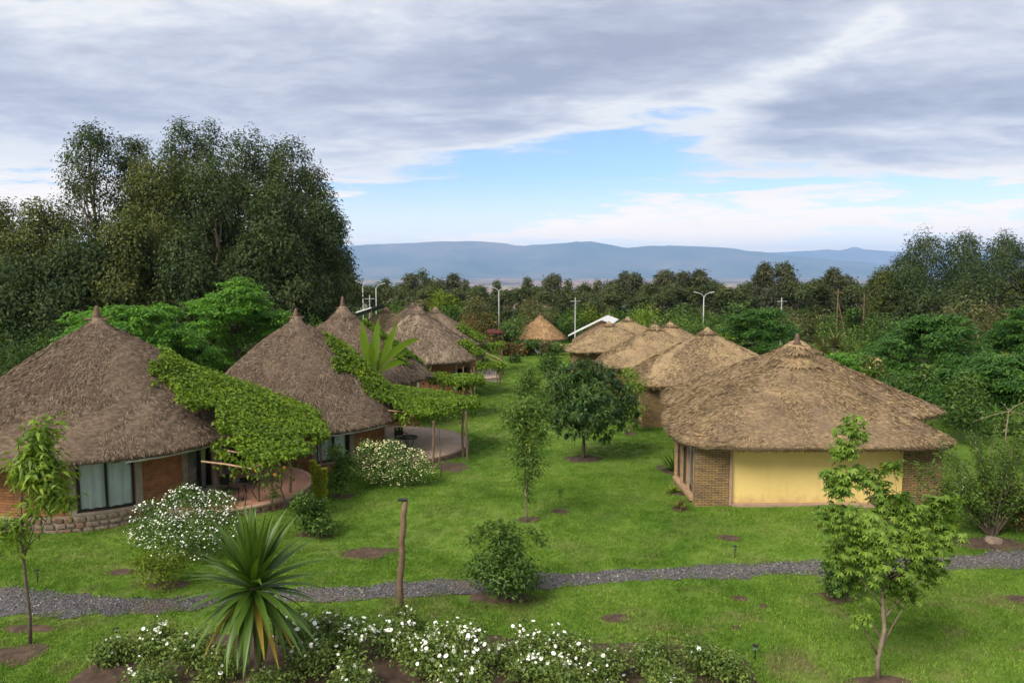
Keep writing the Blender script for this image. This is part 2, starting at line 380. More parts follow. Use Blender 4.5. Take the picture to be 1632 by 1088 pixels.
def grass_color(N, pos):
    big = N.noise(pos, 0.16, 5, 0.6).outputs[0]; med = N.noise(pos, 0.9, 5, 0.6).outputs[0]; fin_ = N.noise(pos, 9.0, 4, 0.6).outputs[0]
    f = N.m('ADD', N.m('MULTIPLY', big, 0.55), N.m('ADD', N.m('MULTIPLY', med, 0.38), N.m('MULTIPLY', fin_, 0.18)))
    c = N.ramp(f, ((0.42, (0.092, 0.190, 0.020)), (0.52, (0.145, 0.262, 0.030)), (0.61, (0.205, 0.330, 0.046)), (0.70, (0.285, 0.345, 0.090))))
    # worn, drier turf with a brown cast close to the camera
    y = N.n('ShaderNodeSeparateXYZ', {0: pos}).outputs[1]
    nearf = N.n('ShaderNodeMapRange', {0: y, 1: 22.0, 2: 15.0}).outputs[0]
    dry = N.n('ShaderNodeMapRange', {0: N.noise(pos, 0.55, 6, 0.65, 0.5).outputs[0], 1: 0.50, 2: 0.68}).outputs[0]
    return N.mix(N.m('MULTIPLY', N.m('MULTIPLY', dry, 0.85), N.m('MULTIPLY_ADD', nearf, 0.65, 0.30)), c, (0.27, 0.225, 0.105))
def lawnmat():
    m, N = newmat('lawn'); pos = N.n('ShaderNodeNewGeometry').outputs['Position']
    c = grass_color(N, pos); c = N.mix(1.0, c, (0.55, 0.55, 0.55), 'MULTIPLY')
    y = N.n('ShaderNodeSeparateXYZ', {0: pos}).outputs[1]
    far = N.n('ShaderNodeMapRange', {0: y, 1: 500.0, 2: 1500.0}).outputs[0]
    sc = N.n('ShaderNodeMapping', {0: pos, 3: (1, 0.35, 1)}).outputs[0]
    vor = N.n('ShaderNodeTexVoronoi', {'Vector': sc, 'Scale': 0.0035, 'Randomness': 1.0})
    fields = N.ramp(N.n('ShaderNodeSeparateColor', {0: vor.outputs[1]}).outputs[0],
                    ((0.1, (0.24, 0.125, 0.08)), (0.4, (0.33, 0.19, 0.11)), (0.6, (0.18, 0.15, 0.06)), (0.8, (0.36, 0.25, 0.14)), (0.95, (0.12, 0.14, 0.04))))
    woods = N.n('ShaderNodeMapRange', {0: N.noise(sc, 0.0016, 6, 0.65).outputs[0], 1: 0.50, 2: 0.56}).outputs[0]
    fields = N.mix(woods, fields, (0.035, 0.055, 0.022))
    c = N.mix(far, c, fields)
    fin(N, bsdf(N, c, 0.95, 0.1, 0, bump(N, N.noise(pos, 14.0, 5, 0.7).outputs[0], 0.6, 0.03))); return m
M['lawn'] = lawnmat()
def blademat():
    m, N = newmat('grass_blade'); pos = N.n('ShaderNodeNewGeometry').outputs['Position']
    rnd = N.n('ShaderNodeNewGeometry').outputs['Random Per Island']
    c = grass_color(N, pos); c = N.mix(0.75, c, N.ramp(rnd, ((0, (0.5, 0.58, 0.6)), (0.6, (1.0, 1.0, 1.0)), (1.0, (1.8, 1.55, 1.5)))), 'MULTIPLY')
    p = bsdf(N, c, 0.6, 0.15); t = N.n('ShaderNodeBsdfTranslucent', {0: c}).outputs[0]
    fin(N, N.n('ShaderNodeMixShader', {0: 0.35, 1: p, 2: t}).outputs[0]); return m
M['blade'] = blademat()
def gravelmat():
    m, N = newmat('gravel'); pos = N.n('ShaderNodeNewGeometry').outputs['Position']; rnd = N.n('ShaderNodeNewGeometry').outputs['Random Per Island']
    v = N.n('ShaderNodeTexVoronoi', {'Vector': pos, 'Scale': 26.0})
    g = N.m('ADD', N.m('MULTIPLY', rnd, 0.6), N.m('MULTIPLY', N.n('ShaderNodeSeparateColor', {0: v.outputs[1]}).outputs[0], 0.4))
    c = N.ramp(g, ((0.1, (0.045, 0.043, 0.043)), (0.5, (0.115, 0.108, 0.107)), (0.8, (0.21, 0.19, 0.18)), (0.97, (0.42, 0.38, 0.33))))
    br = N.n('ShaderNodeMapRange', {0: N.noise(pos, 0.5, 4).outputs[0], 1: 0.5, 2: 0.7}).outputs[0]
    c = N.mix(N.m('MULTIPLY', br, 0.5), c, (0.16, 0.115, 0.085))
    fin(N, bsdf(N, c, 0.85, 0.25, 0, bump(N, v.outputs[0], 0.7, 0.03))); return m
M['gravel'] = gravelmat()
def hillmat():
    m, N = newmat('hillside'); pos = N.n('ShaderNodeNewGeometry').outputs['Position']
    c = N.ramp(N.noise(pos, 0.0007, 8, 0.65).outputs[0], ((0.35, (0.045, 0.068, 0.042)), (0.5, (0.085, 0.10, 0.065)), (0.68, (0.18, 0.145, 0.105))))
    fin(N, bsdf(N, c, 1.0, 0.05)); return m
M['hill'] = hillmat()
# leaves
M['euca'] = leafmat('eucalyptus_leaf', (0.010, 0.021, 0.010), (0.024, 0.043, 0.019), (0.058, 0.083, 0.033), 0.25, 0.55, 0.30, 0.15, gain=1.7)
M['euca_y'] = leafmat('young_eucalyptus_leaf', (0.018, 0.032, 0.012), (0.044, 0.064, 0.022), (0.095, 0.112, 0.036), 0.25, 0.55, 0.4, 0.15, gain=1.6)
M['fern'] = leafmat('feathery_leaf', (0.018, 0.060, 0.010), (0.045, 0.125, 0.020), (0.095, 0.205, 0.033), 0.35, 0.5, 0.6, gain=2.0)
M['fern_d'] = leafmat('dark_feathery_leaf', (0.012, 0.042, 0.011), (0.030, 0.085, 0.020), (0.060, 0.135, 0.028), 0.3, 0.5, 0.6, gain=1.8)
M['mango'] = leafmat('mango_leaf', (0.010, 0.033, 0.010), (0.028, 0.070, 0.017), (0.080, 0.135, 0.028), 0.2, 0.42, 1.0, 0.3, gain=1.35)
M['vine'] = leafmat('vine_leaf', (0.035, 0.095, 0.006), (0.105, 0.205, 0.014), (0.19, 0.30, 0.022), 0.3, 0.5, 0.9, gain=0.92)
M['bright'] = leafmat('fresh_green_leaf', (0.035, 0.082, 0.010), (0.090, 0.165, 0.022), (0.17, 0.25, 0.045), 0.35, 0.5, 1.6)
M['mid'] = leafmat('mid_green_leaf', (0.020, 0.052, 0.011), (0.050, 0.105, 0.020), (0.105, 0.165, 0.036), 0.3, 0.5, 1.3)
M['shrub'] = leafmat('dark_shrub_leaf', (0.013, 0.038, 0.009), (0.035, 0.082, 0.016), (0.075, 0.135, 0.028), 0.25, 0.45, 1.6)
M['yellowgreen'] = leafmat('yellow_green_leaf', (0.055, 0.10, 0.010), (0.12, 0.20, 0.018), (0.21, 0.30, 0.035), 0.35, 0.5, 2.0, gain=1.05)
M['palm'] = leafmat('hand_leaf', (0.028, 0.075, 0.012), (0.068, 0.138, 0.022), (0.15, 0.23, 0.045), 0.35, 0.5, 1.4, gain=1.6)
M['lime'] = leafmat('lime_leaf', (0.28, 0.38, 0.04), (0.42, 0.54, 0.07), (0.55, 0.64, 0.12), 0.35, 0.5, 2.0, gain=1.0)
M['rosel'] = leafmat('rose_leaf', (0.022, 0.048, 0.011), (0.058, 0.100, 0.026), (0.115, 0.165, 0.045), 0.25, 0.5, 1.6, gain=1.9)
M['belt'] = leafmat('tree_belt_leaf', (0.017, 0.030, 0.015), (0.040, 0.062, 0.026), (0.082, 0.105, 0.044), 0.25, 0.6, 0.25, gain=1.5)
M['belt_g'] = leafmat('grey_tree_belt_leaf', (0.022, 0.034, 0.022), (0.050, 0.066, 0.040), (0.095, 0.108, 0.066), 0.25, 0.6, 0.25, gain=1.3)
M['greygreen'] = leafmat('grey_green_leaf', (0.045, 0.06, 0.025), (0.10, 0.12, 0.055), (0.19, 0.20, 0.105), 0.3, 0.6, 0.6, gain=1.0)
M['rust'] = leafmat('rusty_hedge_leaf', (0.05, 0.045, 0.015), (0.10, 0.085, 0.028), (0.17, 0.12, 0.04), 0.25, 0.6, 0.6, gain=1.1)
M['banana'] = leafmat('banana_leaf', (0.07, 0.16, 0.015), (0.12, 0.24, 0.022), (0.17, 0.30, 0.03), 0.4, 0.4, 1.0, gain=.8)
M['blade_leaf'] = leafmat('sword_leaf', (0.022, 0.060, 0.010), (0.052, 0.115, 0.018), (0.115, 0.180, 0.030), 0.25, 0.4, 1.2, 0.4, gain=1.15)
M['blade_dry'] = leafmat('drying_sword_leaf', (0.10, 0.115, 0.015), (0.20, 0.18, 0.03), (0.27, 0.13, 0.04), 0.25, 0.5, 2.2)
M['pinkbloom'] = leafmat('pale_pink_blossom', (0.30, 0.20, 0.14), (0.5, 0.36, 0.27), (0.65, 0.55, 0.45), 0.3, 0.6, 1.0, gain=1.0)

# ------------------------------------------------------------------ the ground
def ground():
    def axis(lo, hi, fine_lo, fine_hi, step, grow):
        a = list(np.arange(fine_lo, fine_hi + 1e-6, step)); d = step
        while a[-1] < hi: d *= grow; a.append(a[-1] + d)
        d = step
        while a[0] > lo: d *= grow; a.insert(0, a[0] - d)
        return np.array(a)
    X = axis(-21000, 21000, -24, 24, 0.8, 1.18); Y = axis(-900, 21500, 8, 90, 0.8, 1.16)
    xx, yy = np.meshgrid(X, Y); zz = gz(xx, yy)
    nx, ny = len(X), len(Y); i = np.arange((nx - 1) * (ny - 1)); r, c = i // (nx - 1), i % (nx - 1)
    Fc = np.stack([r * nx + c, r * nx + c + 1, (r + 1) * nx + c + 1, (r + 1) * nx + c], 1)
    tag(mk('ground', np.stack([xx, yy, zz], -1).reshape(-1, 3), Fc, M['lawn'], smooth=True), kind='structure')
ground()
PATH_UP = [(-260, 925), (-120, 930), (0, 935), (130, 949), (250, 951), (400, 944), (550, 934), (700, 924), (850, 916), (1000, 908), (1150, 901), (1300, 894), (1450, 888), (1632, 878), (1800, 866), (1960, 855)]
PATH_DN = [(-260, 975), (-120, 977), (0, 980), (130, 983), (250, 976), (400, 966), (550, 957), (700, 947), (850, 940), (1000, 928), (1150, 921), (1300, 914), (1450, 909), (1632, 905), (1800, 893), (1960, 883)]
def path():
    n = 130; t = np.linspace(-260, 1960, n)
    up = np.interp(t, *zip(*PATH_UP)); dn = np.interp(t, *zip(*PATH_DN))
    a = np.array([G(p, u)[:2] for p, u in zip(t, up)]); b = np.array([G(p, d)[:2] for p, d in zip(t, dn)])
    a[:, 1] += (fbm(t / 22, t * 0) - 0.47) * 0.5; b[:, 1] += (fbm(t / 22, t * 0 + 9) - 0.47) * 0.5
    W = 9; V = []
    for j in range(W):
        f = j / (W - 1); p = a * (1 - f) + b * f
        V.append(np.column_stack([p, gz(p[:, 0], p[:, 1]) + 0.012 + 0.02 * math.sin(math.pi * f)]))
    V = np.concatenate(V); Fc = np.array([(j * n + i, j * n + i + 1, (j + 1) * n + i + 1, (j + 1) * n + i) for j in range(W - 1) for i in range(n - 1)])
    tag(mk('gravel_path', V, Fc, M['gravel'], smooth=True), kind='structure')
    # loose stones
    k = 15000; i = rng.uniform(8, n - 1.01, k); f = np.clip(rng.normal(0.5, 0.30, k), -0.03, 1.03)
    i0 = i.astype(int); fr = (i - i0)[:, None]
    pa = a[i0] * (1 - fr) + a[i0 + 1] * fr; pb = b[i0] * (1 - fr) + b[i0 + 1] * fr; p = pa * (1 - f[:, None]) + pb * f[:, None]
    s = rng.uniform(0.012, 0.034, k); z = gz(p[:, 0], p[:, 1]) + 0.02 + 0.015 * np.sin(np.pi * np.clip(f, 0, 1))
    base = np.array([[1, 0, 0], [0, 1, 0], [-1, 0, 0], [0, -1, 0], [0, 0, .8], [0, 0, -.8]]); fc = np.array([[0, 1, 4], [1, 2, 4], [2, 3, 4], [3, 0, 4], [1, 0, 5], [2, 1, 5], [3, 2, 5], [0, 3, 5]])
    ang = rng.uniform(0, 6.28, k); V = base[None] * s[:, None, None] * rng.uniform(0.7, 1.3, (k, 6, 1)); c, sn = np.cos(ang)[:, None], np.sin(ang)[:, None]
    V = np.stack([V[..., 0] * c - V[..., 1] * sn, V[..., 0] * sn + V[..., 1] * c, V[..., 2]], -1) + np.column_stack([p, z])[:, None]
    Fc = (fc[None] + (np.arange(k) * 6)[:, None, None]).reshape(-1, 3)
    tag(mk('gravel', V.reshape(-1, 3), Fc, M['gravel']), 'loose grey gravel stones lying on the garden path', 'gravel', kind='stuff')
    return np.concatenate([a, b[::-1]])
PATHPOLY = path()
SOIL = []
def soil(px, py, wpx, hpx, raised=0.03):
    c = G(px, py); rx = wpx / 2 / F * c[1]; ry = abs(G(px, py - hpx / 2)[1] - G(px, py + hpx / 2)[1]) / 2
    n = 28; V = [(0, 0, 0)]; ang = np.arange(n) * 2 * math.pi / n
    for fr in (0.35, 0.7, 1.0):
        rr = fr * (0.55 + 0.85 * fbm(np.cos(ang) * 2.3 + px, np.sin(ang) * 2.3 + py, 4))
        for a, r_ in zip(ang, rr): V.append((math.cos(a) * rx * r_, math.sin(a) * ry * r_, 0))
    V = np.array(V); h = np.concatenate([[1], np.full(n, 1.0), np.full(n, .7), np.full(n, -.35)]) * raised + rng.normal(0, raised * .25, len(V))
    V[:, 2] = gz(V[:, 0] + c[0], V[:, 1] + c[1]) - c[2] + 0.012 + h
    Fc = [(0, 1 + i, 1 + (i + 1) % n) for i in range(n)] + [(1 + k * n + i, 1 + (k + 1) * n + i, 1 + (k + 1) * n + (i + 1) % n, 1 + k * n + (i + 1) % n) for k in range(2) for i in range(n)]
    tag(mk('soil_patch', V, Fc, M['soil'], loc=c, smooth=True), kind='structure'); SOIL.append((c[0], c[1], rx, ry))
for s_ in ((1162, 857, 42, 11), (984, 984, 52, 16), (1180, 954, 30, 9), (1217, 966, 16, 6), (1172, 1000, 22, 6), (585, 880, 96, 18, 0.02), (592, 888, 44, 8, 0.05), (893, 815, 34, 9), (930, 731, 62, 13, 0.06),
           (842, 828, 44, 10), (1004, 691, 24, 6), (805, 952, 130, 26, 0.05), (265, 932, 84, 16, 0.05), (48, 1002, 100, 16, 0.05), (30, 1042, 110, 34, 0.03), (1400, 1086, 110, 20, 0.05), (1345, 950, 90, 22, 0.05), (1625, 955, 50, 14),
           (500, 852, 70, 12), (545, 790, 48, 10), (1075, 748, 62, 18), (1083, 812, 34, 8), (1075, 787, 34, 6), (720, 745, 60, 16, 0.02), (190, 912, 56, 12, 0.01), (835, 645, 26, 5), (820, 878, 0.1, 0.1), (1575, 868, 150, 26, 0.03)):
    if s_[2] > 1: soil(*s_)
# rose bed: one long sheet of turned earth
BED = [(-8.6, 12.0), (-8.6, 15.2), (-6.2, 15.9), (-2.0, 15.9), (2.2, 15.5), (4.7, 14.9), (4.9, 12.0)]
def bed():
    xs = np.linspace(-9, 5.2, 60); ys = np.linspace(11.8, 16.1, 24); xx, yy = np.meshgrid(xs, ys); d = inpoly(xx, yy, BED)
    zz = gz(xx, yy) + np.where(d, 0.03 + 0.10 * fbm(xx * 2.2, yy * 2.2, 4, 3), -0.08)
    nx = 60; Fc = np.array([(r * nx + c, r * nx + c + 1, (r + 1) * nx + c + 1, (r + 1) * nx + c) for r in range(23) for c in range(59)])
    tag(mk('flower_bed_soil', np.stack([xx, yy, zz], -1).reshape(-1, 3), Fc, M['soil'], smooth=True), kind='structure')
bed()

def mountains():
    prof = [(-900, 398), (-500, 392), (-200, 397), (100, 390), (400, 395), (560, 392), (640, 388), (700, 385.5), (770, 385), (800, 388), (822, 392), (870, 390), (905, 387.5), (918, 384.5), (930, 386), (938, 384.5), (962, 389), (1000, 396), (1030, 393), (1065, 391.5), (1120, 393), (1165, 397), (1210, 402), (1250, 407), (1320, 414), (1400, 421), (1480, 427), (1632, 432), (1900, 434), (2600, 436)]
    prof2 = [(-900, 412), (0, 410), (600, 408), (1100, 406), (1225, 402.5), (1290, 400), (1312, 397.5), (1330, 399.5), (1345, 398), (1352, 394.5), (1360, 394), (1372, 398), (1400, 400), (1440, 402), (1520, 404), (1632, 400), (1800, 404), (2600, 410)]
    for name, pr, y0, y1, sd in (('mountain_range', prof, 10500, 14000, 3), ('distant_mountain_range', prof2, 16500, 19500, 11)):
        n, m = 420, 40; px = np.linspace(-900, 2500, n); py = np.interp(px, *zip(*pr)) + (fbm(px / 22, px * 0, 4, sd) - .47) * 2.4
        V = np.zeros((m + 6, n, 3))
        for j in range(m + 6):
            f = j / (m - 1); Y = y0 + (y1 - y0) * f
            X = (px - 816) / F * y1 * 1.0
            crest = CAMZ + (432 - py) / F * y1
            g = fbm(X / 900, X * 0 + Y / 2600, 5, sd) ; gul = np.abs(g - 0.47) * 2
            if f <= 1: h = (f ** 1.5) * (1 - 0.9 * (1 - f) * np.clip(gul * 2.6, 0, 1)) * (crest + 104) - 104
            else: h = crest - (f - 1) * 5 * (crest + 100)
            V[j] = np.column_stack([X * Y / y1 if False else X, np.full(n, Y), np.maximum(h, -100.5)])
        i = np.arange((n - 1) * (m + 5)); r, c = i // (n - 1), i % (n - 1)
        Fc = np.stack([r * n + c, r * n + c + 1, (r + 1) * n + c + 1, (r + 1) * n + c], 1)
        tag(mk(name, V.reshape(-1, 3), Fc, M['hill'], smooth=True), kind='structure')
mountains()
def haze():
    m, N = newmat('haze'); N.t.links.new(N.n('ShaderNodeVolumePrincipled', {'Color': (0.37, 0.59, 1.0, 1), 'Density': 0.000072, 'Anisotropy': 0.0}).outputs[0], N.out.inputs['Volume'])
    b = MB().box((0, 10300, 300), (45000, 23400, 806)); o = b.build('haze', m); tag(o, 'thin blue haze over the valley and far mountains', 'haze', kind='stuff')
haze()

# ------------------------------------------------------------------ thatched huts
def wall_ang(px, py, c, r):
    d = ray(px, py)[:2]; d = d / np.linalg.norm(d); c = np.asarray(c, float)[:2]; b = d @ c; q = b * b - (c @ c - r * r)
    t = b - math.sqrt(max(q, 0)); p = d * t - c; return math.atan2(p[1], p[0])
class Roof:
    """a thatched cone; plan(theta) is the eave radius, apex may sit off centre. Local coordinates of the hut."""
    def __init__(s, R0, ze, za, apex=(0, 0), sq=None, c=(0, 0), bow=1.0):
        s.R0, s.ze, s.za, s.apex, s.sq, s.c, s.bow = R0, ze, za, np.array(apex, float), sq, np.array(c, float), bow
    def plan(s, th):
        if s.sq is None: return np.full(np.shape(th), s.R0) * (1 + 0.012 * np.sin(3 * th + 1) + 0.010 * np.sin(7 * th))
        ax, ay, e = s.sq
        bk = np.maximum(0, np.sin(th)); ax = ax * (1 - 0.30 * np.clip((np.sin(th) + .75) / 1.75, 0, 1)); e = e - (e - 2.3) * np.clip(bk * 2.5, 0, 1)
        return (np.abs(np.cos(th) / ax) ** e + np.abs(np.sin(th) / ay) ** e) ** (-1 / e)
    def at(s, th, t):
        rm = s.R0 if s.sq is None else 0.5 * (s.sq[0] + s.sq[1]); w = np.clip(t, 0, 1) ** 0.8
        rho = (rm * (1 - w) + s.plan(th) * w) * t
        xy = s.c + s.apex * (1 - t)[..., None] + np.stack([np.cos(th), np.sin(th)], -1) * rho[..., None]
        return np.concatenate([xy, (s.za + (s.ze - s.za) * np.clip(t, 0, 2) ** s.bow)[..., None]], -1)
    def frame(s, th, t):
        p = s.at(th, t); dn = unit(s.at(th, t + 0.01) - p); al = unit(s.at(th + 0.01, np.maximum(t, 0.02)) - s.at(th, np.maximum(t, 0.02)))
        n = unit(np.cross(al, dn)); n = np.where(n[..., 2:3] < 0, -n, n); return p, dn, al, n
    def z_at(s, x, y):
        dx, dy = np.asarray(x) - s.c[0], np.asarray(y) - s.c[1]; th = np.arctan2(dy, dx); t = np.hypot(dx, dy) / s.plan(th)
        return np.where(t < 1, s.za + (s.ze - s.za) * t ** s.bow, -9.0), t
def thatch_roof(root, rf, mat, segs, rings, straws, seed, course=0.34, amp=1.0, cap=(0.8, 0.55), tiers=1, fin_h=0.6, L=0.21, W=0.021):
    th = np.arange(segs) * 2 * math.pi / segs; slope = math.hypot(rf.R0, rf.za - rf.ze)
    t = np.linspace(0.05, 1, rings); tt, hh = np.meshgrid(t, th, indexing='ij')
    p, dn, al, n = rf.frame(hh, tt)
    arc = hh * rf.R0; s = tt * slope
    cyc = np.cos(hh), np.sin(hh)
    wob = fbm(cyc[0] * 9 + 20, cyc[1] * 9 + 20 + s * .4, 4, seed) * 1.7
    saw = np.mod(s / course + wob, 1.0)
    lump = fbm(cyc[0] * rf.R0 * 2.6 * np.maximum(tt, .2) + 50, cyc[1] * rf.R0 * 2.6 * np.maximum(tt, .2) + 50 + s * 4.5, 3, seed + 5)
    big = fbm(cyc[0] * 2.2 + 8, cyc[1] * 2.2 + 8 + s * 0.35, 3, seed + 9)
    d = amp * (0.030 * saw ** 1.5 + 0.095 * (lump - .45) + 0.16 * (big - .45))
    V = p + n * d[..., None]
    # thick ragged eave, then back underneath to the wall
    e = V[-1]; rg = fbm(cyc[0][0] * 16 + 5, cyc[1][0] * 16 + 5, 3, seed + 2)
    out = np.column_stack([np.cos(th), np.sin(th), 0 * th])
    e1 = e + out * 0.03 - np.array([0, 0, 1.]) * (0.13 + 0.10 * rg)[:, None]; e2 = e1 - out * 0.22 - np.array([0, 0, 0.03])
    ctr = np.array([rf.c[0], rf.c[1], 0])
    e3 = ctr + (e2 - ctr) * np.array([0.72, 0.72, 1]) ; e3[:, 2] = e2[:, 2] + 0.28 * slope * (rf.za - rf.ze) / slope * 0.9
    V = np.concatenate([V.reshape(-1, 3), e1, e2, e3]); nr = rings + 3
    i = np.arange((nr - 1) * segs); r, c = i // segs, i % segs
    Fc = np.stack([r * segs + c, (r + 1) * segs + c, (r + 1) * segs + (c + 1) % segs, r * segs + (c + 1) % segs], 1)
    roof = mk('roof', V, Fc, mat, root)
    if straws:
        r_ = np.random.default_rng(seed); k = straws; t_ = np.sqrt(r_.uniform(0.004, 1.0, k)); h_ = r_.uniform(0, 2 * math.pi, k)
        p, dn, al, n = rf.frame(h_, t_)
        cl = fbm(np.cos(h_) * rf.R0 * t_ * 1.6 + 9, np.sin(h_) * rf.R0 * t_ * 1.6 + 9 + t_ * slope * 2, 3, seed + 30)
        D = unit(dn + al * r_.normal(0, 0.42, k)[:, None] + n * r_.uniform(-0.03, 0.16, k)[:, None]); 
        V1, F1 = leaf_quads(p + n * (amp * 0.085 * (cl - .42) + 0.015)[:, None], D, unit(n + rdir(k, r_) * .5), L * r_.uniform(.5, 1.3, k), W * r_.uniform(.6, 1.6, k), 0.0, 0.4)
        k2 = straws // 9; h_ = r_.uniform(0, 2 * math.pi, k2); p, dn, al, n = rf.frame(h_, np.full(k2, 0.985))
        D = unit(dn * 0.7 + np.array([0, 0, -0.9]) + al * r_.normal(0, 0.35, k2)[:, None])
        V2, F2 = leaf_quads(p + n * r_.uniform(-.12, .03, k2)[:, None], D, n, L * 1.0 * r_.uniform(.5, 1.25, k2), W * 1.1, 0.0, 0.4)
        tag(mk('thatch', np.concatenate([V1, V2]), np.concatenate([F1, F2 + len(V1)]), mat, roof), kind='stuff')
    ax, ay = rf.c + rf.apex; cr, ch = cap; sl = (rf.za - rf.ze) / rf.R0
    for q in range(tiers):
        f = 1 - 0.45 * q; b = MB(); z0 = rf.za + 0.20 + q * ch * 0.55
        prof = [(0.05, z0 + 0.12), (cr * f * 0.35, z0 - 0.02), (cr * f * 0.75, z0 - cr * f * 0.75 * sl - .02), (cr * f, z0 - cr * f * sl - 0.02), (cr * f * 0.9, z0 - cr * f * sl - 0.06), (cr * f * 0.6, z0 - cr * f * sl * 0.9 - 0.06)]
        b.lathe(prof, 22, (ax, ay, 0)); o = b.build('ridge_cap', mat, roof)
        k = 900 if straws else 0
        if k:
            a = rng.uniform(0, 6.283, k); rr = rng.uniform(0.2, 1.0, k) * cr * f; out = np.column_stack([np.cos(a), np.sin(a), np.full(k, -sl)]); out = unit(out)
            Pp = np.column_stack([ax + np.cos(a) * rr, ay + np.sin(a) * rr, z0 - rr * sl + 0.01])
            V, Fq = leaf_quads(Pp, unit(out + rdir(k) * .15), unit(np.column_stack([np.cos(a) * sl, np.sin(a) * sl, np.ones(k)])), 0.30 * rng.uniform(.5, 1.3, k), 0.032)
            tag(mk('cap_straw', V, Fq, mat, roof), kind='stuff')
    if fin_h:
        b = MB(); zb = rf.za + 0.14 + (tiers - 1) * ch * .55; h = fin_h
        b.lathe([(0.22, zb - .05), (0.14, zb + h * .15), (0.17, zb + h * .22), (0.10, zb + h * .42), (0.125, zb + h * .5), (0.075, zb + h * .7), (0.09, zb + h * .76), (0.045, zb + h * .94), (0.0, zb + h)], 12, (ax, ay, 0))
        b.build('finial', M['finial'], roof, smooth=True)
        for a in rng.uniform(0, 3.14, 4 if straws > 9000 else 0):
            dx, dy = math.cos(a) * 0.42, math.sin(a) * 0.42; MB().tube([(ax - dx, ay - dy, zb + 0.01), (ax + dx, ay + dy, zb + 0.04)], 0.02, 5).build('stick', M['wood'], roof)
    return roof
_st = []
def stone_mesh(i):
    if not _st:
        for q in range(7):
            b = MB(); b.box((0, 0, 0), (1, 1, 1)); V = np.concatenate(b.v)
            sub = []; 
            import itertools
            V = np.array([[x, y, z] for x in (-.5, 0, .5) for y in (-.5, 0, .5) for z in (-.5, 0, .5) if (abs(x) + abs(y) + abs(z)) > 0])
            import bmesh
            bm = bmesh.new(); Vv = unit(V) * 0.5 * np.array([1, 1, 1]) * (0.55 + 0.45 * np.linalg.norm(V, axis=1, keepdims=True) / 0.6) + rng.normal(0, .04, V.shape)
            for v in Vv: bm.verts.new(v)
            bmesh.ops.convex_hull(bm, input=bm.verts); me = bpy.data.meshes.new('stone'); bm.to_mesh(me); bm.free()
            me.materials.append(M['stone_red'] if q in (2, 5) else M['stone']); _st.append(me)
    return _st[i % 7]
def window(root, r, a0, a1, z0, z1, mull=1, curtain=True, open_=False):
    """a curved window between two wall angles: frame with mullions, panes and a curtain behind"""
    b = MB(); fr = 0.05
    def pt(a, z, rr=None): return np.array([(rr or r) * math.cos(a), (rr or r) * math.sin(a), z])
    A = np.linspace(a0, a1, mull + 2)
    for k, a in enumerate(A):
        ins = (fr / r * (1 if k == 0 else -1 if k == mull + 1 else 0)) * 0.5
        b.box(pt(a + ins, (z0 + z1) / 2), (0.09, fr * (1.7 if 0 < k < mull + 1 else 1.3), z1 - z0), rz=a + ins)
    for z in (z0 + fr / 2, z1 - fr / 2):
        for k in range(mull + 1):
            p, q = pt(A[k], z), pt(A[k + 1], z); mdl = (p + q) / 2; rz = math.atan2(q[1] - p[1], q[0] - p[0]); b.box(mdl, (np.linalg.norm(q - p) - 0.04, 0.085, fr), rz=rz)
    w = b.build('window', M['dark_frame'], root)
    for k in range(mull + 1):
        p, q = pt(A[k], 0, r - .03), pt(A[k + 1], 0, r - .03); mdl = (p + q) / 2; rz = math.atan2(q[1] - p[1], q[0] - p[0])
        MB().box((mdl[0], mdl[1], (z0 + z1) / 2), (np.linalg.norm(q - p) - 0.06, 0.008, z1 - z0 - 2 * fr), rz=rz).build('pane', M['glass'], w)
    if curtain:
        n = 60; u = np.linspace(a0 + .01, a1 - .01, n); V = []
        for z in (z0 + 0.06, z1):
            rr = r - 0.12 + 0.035 * np.sin(u * r * 22) + 0.02 * np.sin(u * r * 9 + z)
            V.append(np.column_stack([rr * np.cos(u), rr * np.sin(u), np.full(n, z)]))
        mk('curtain', np.concatenate(V), np.array([(i, i + 1, n + i + 1, n + i) for i in range(n - 1)]), M['curtain'], w, smooth=True)
    return w
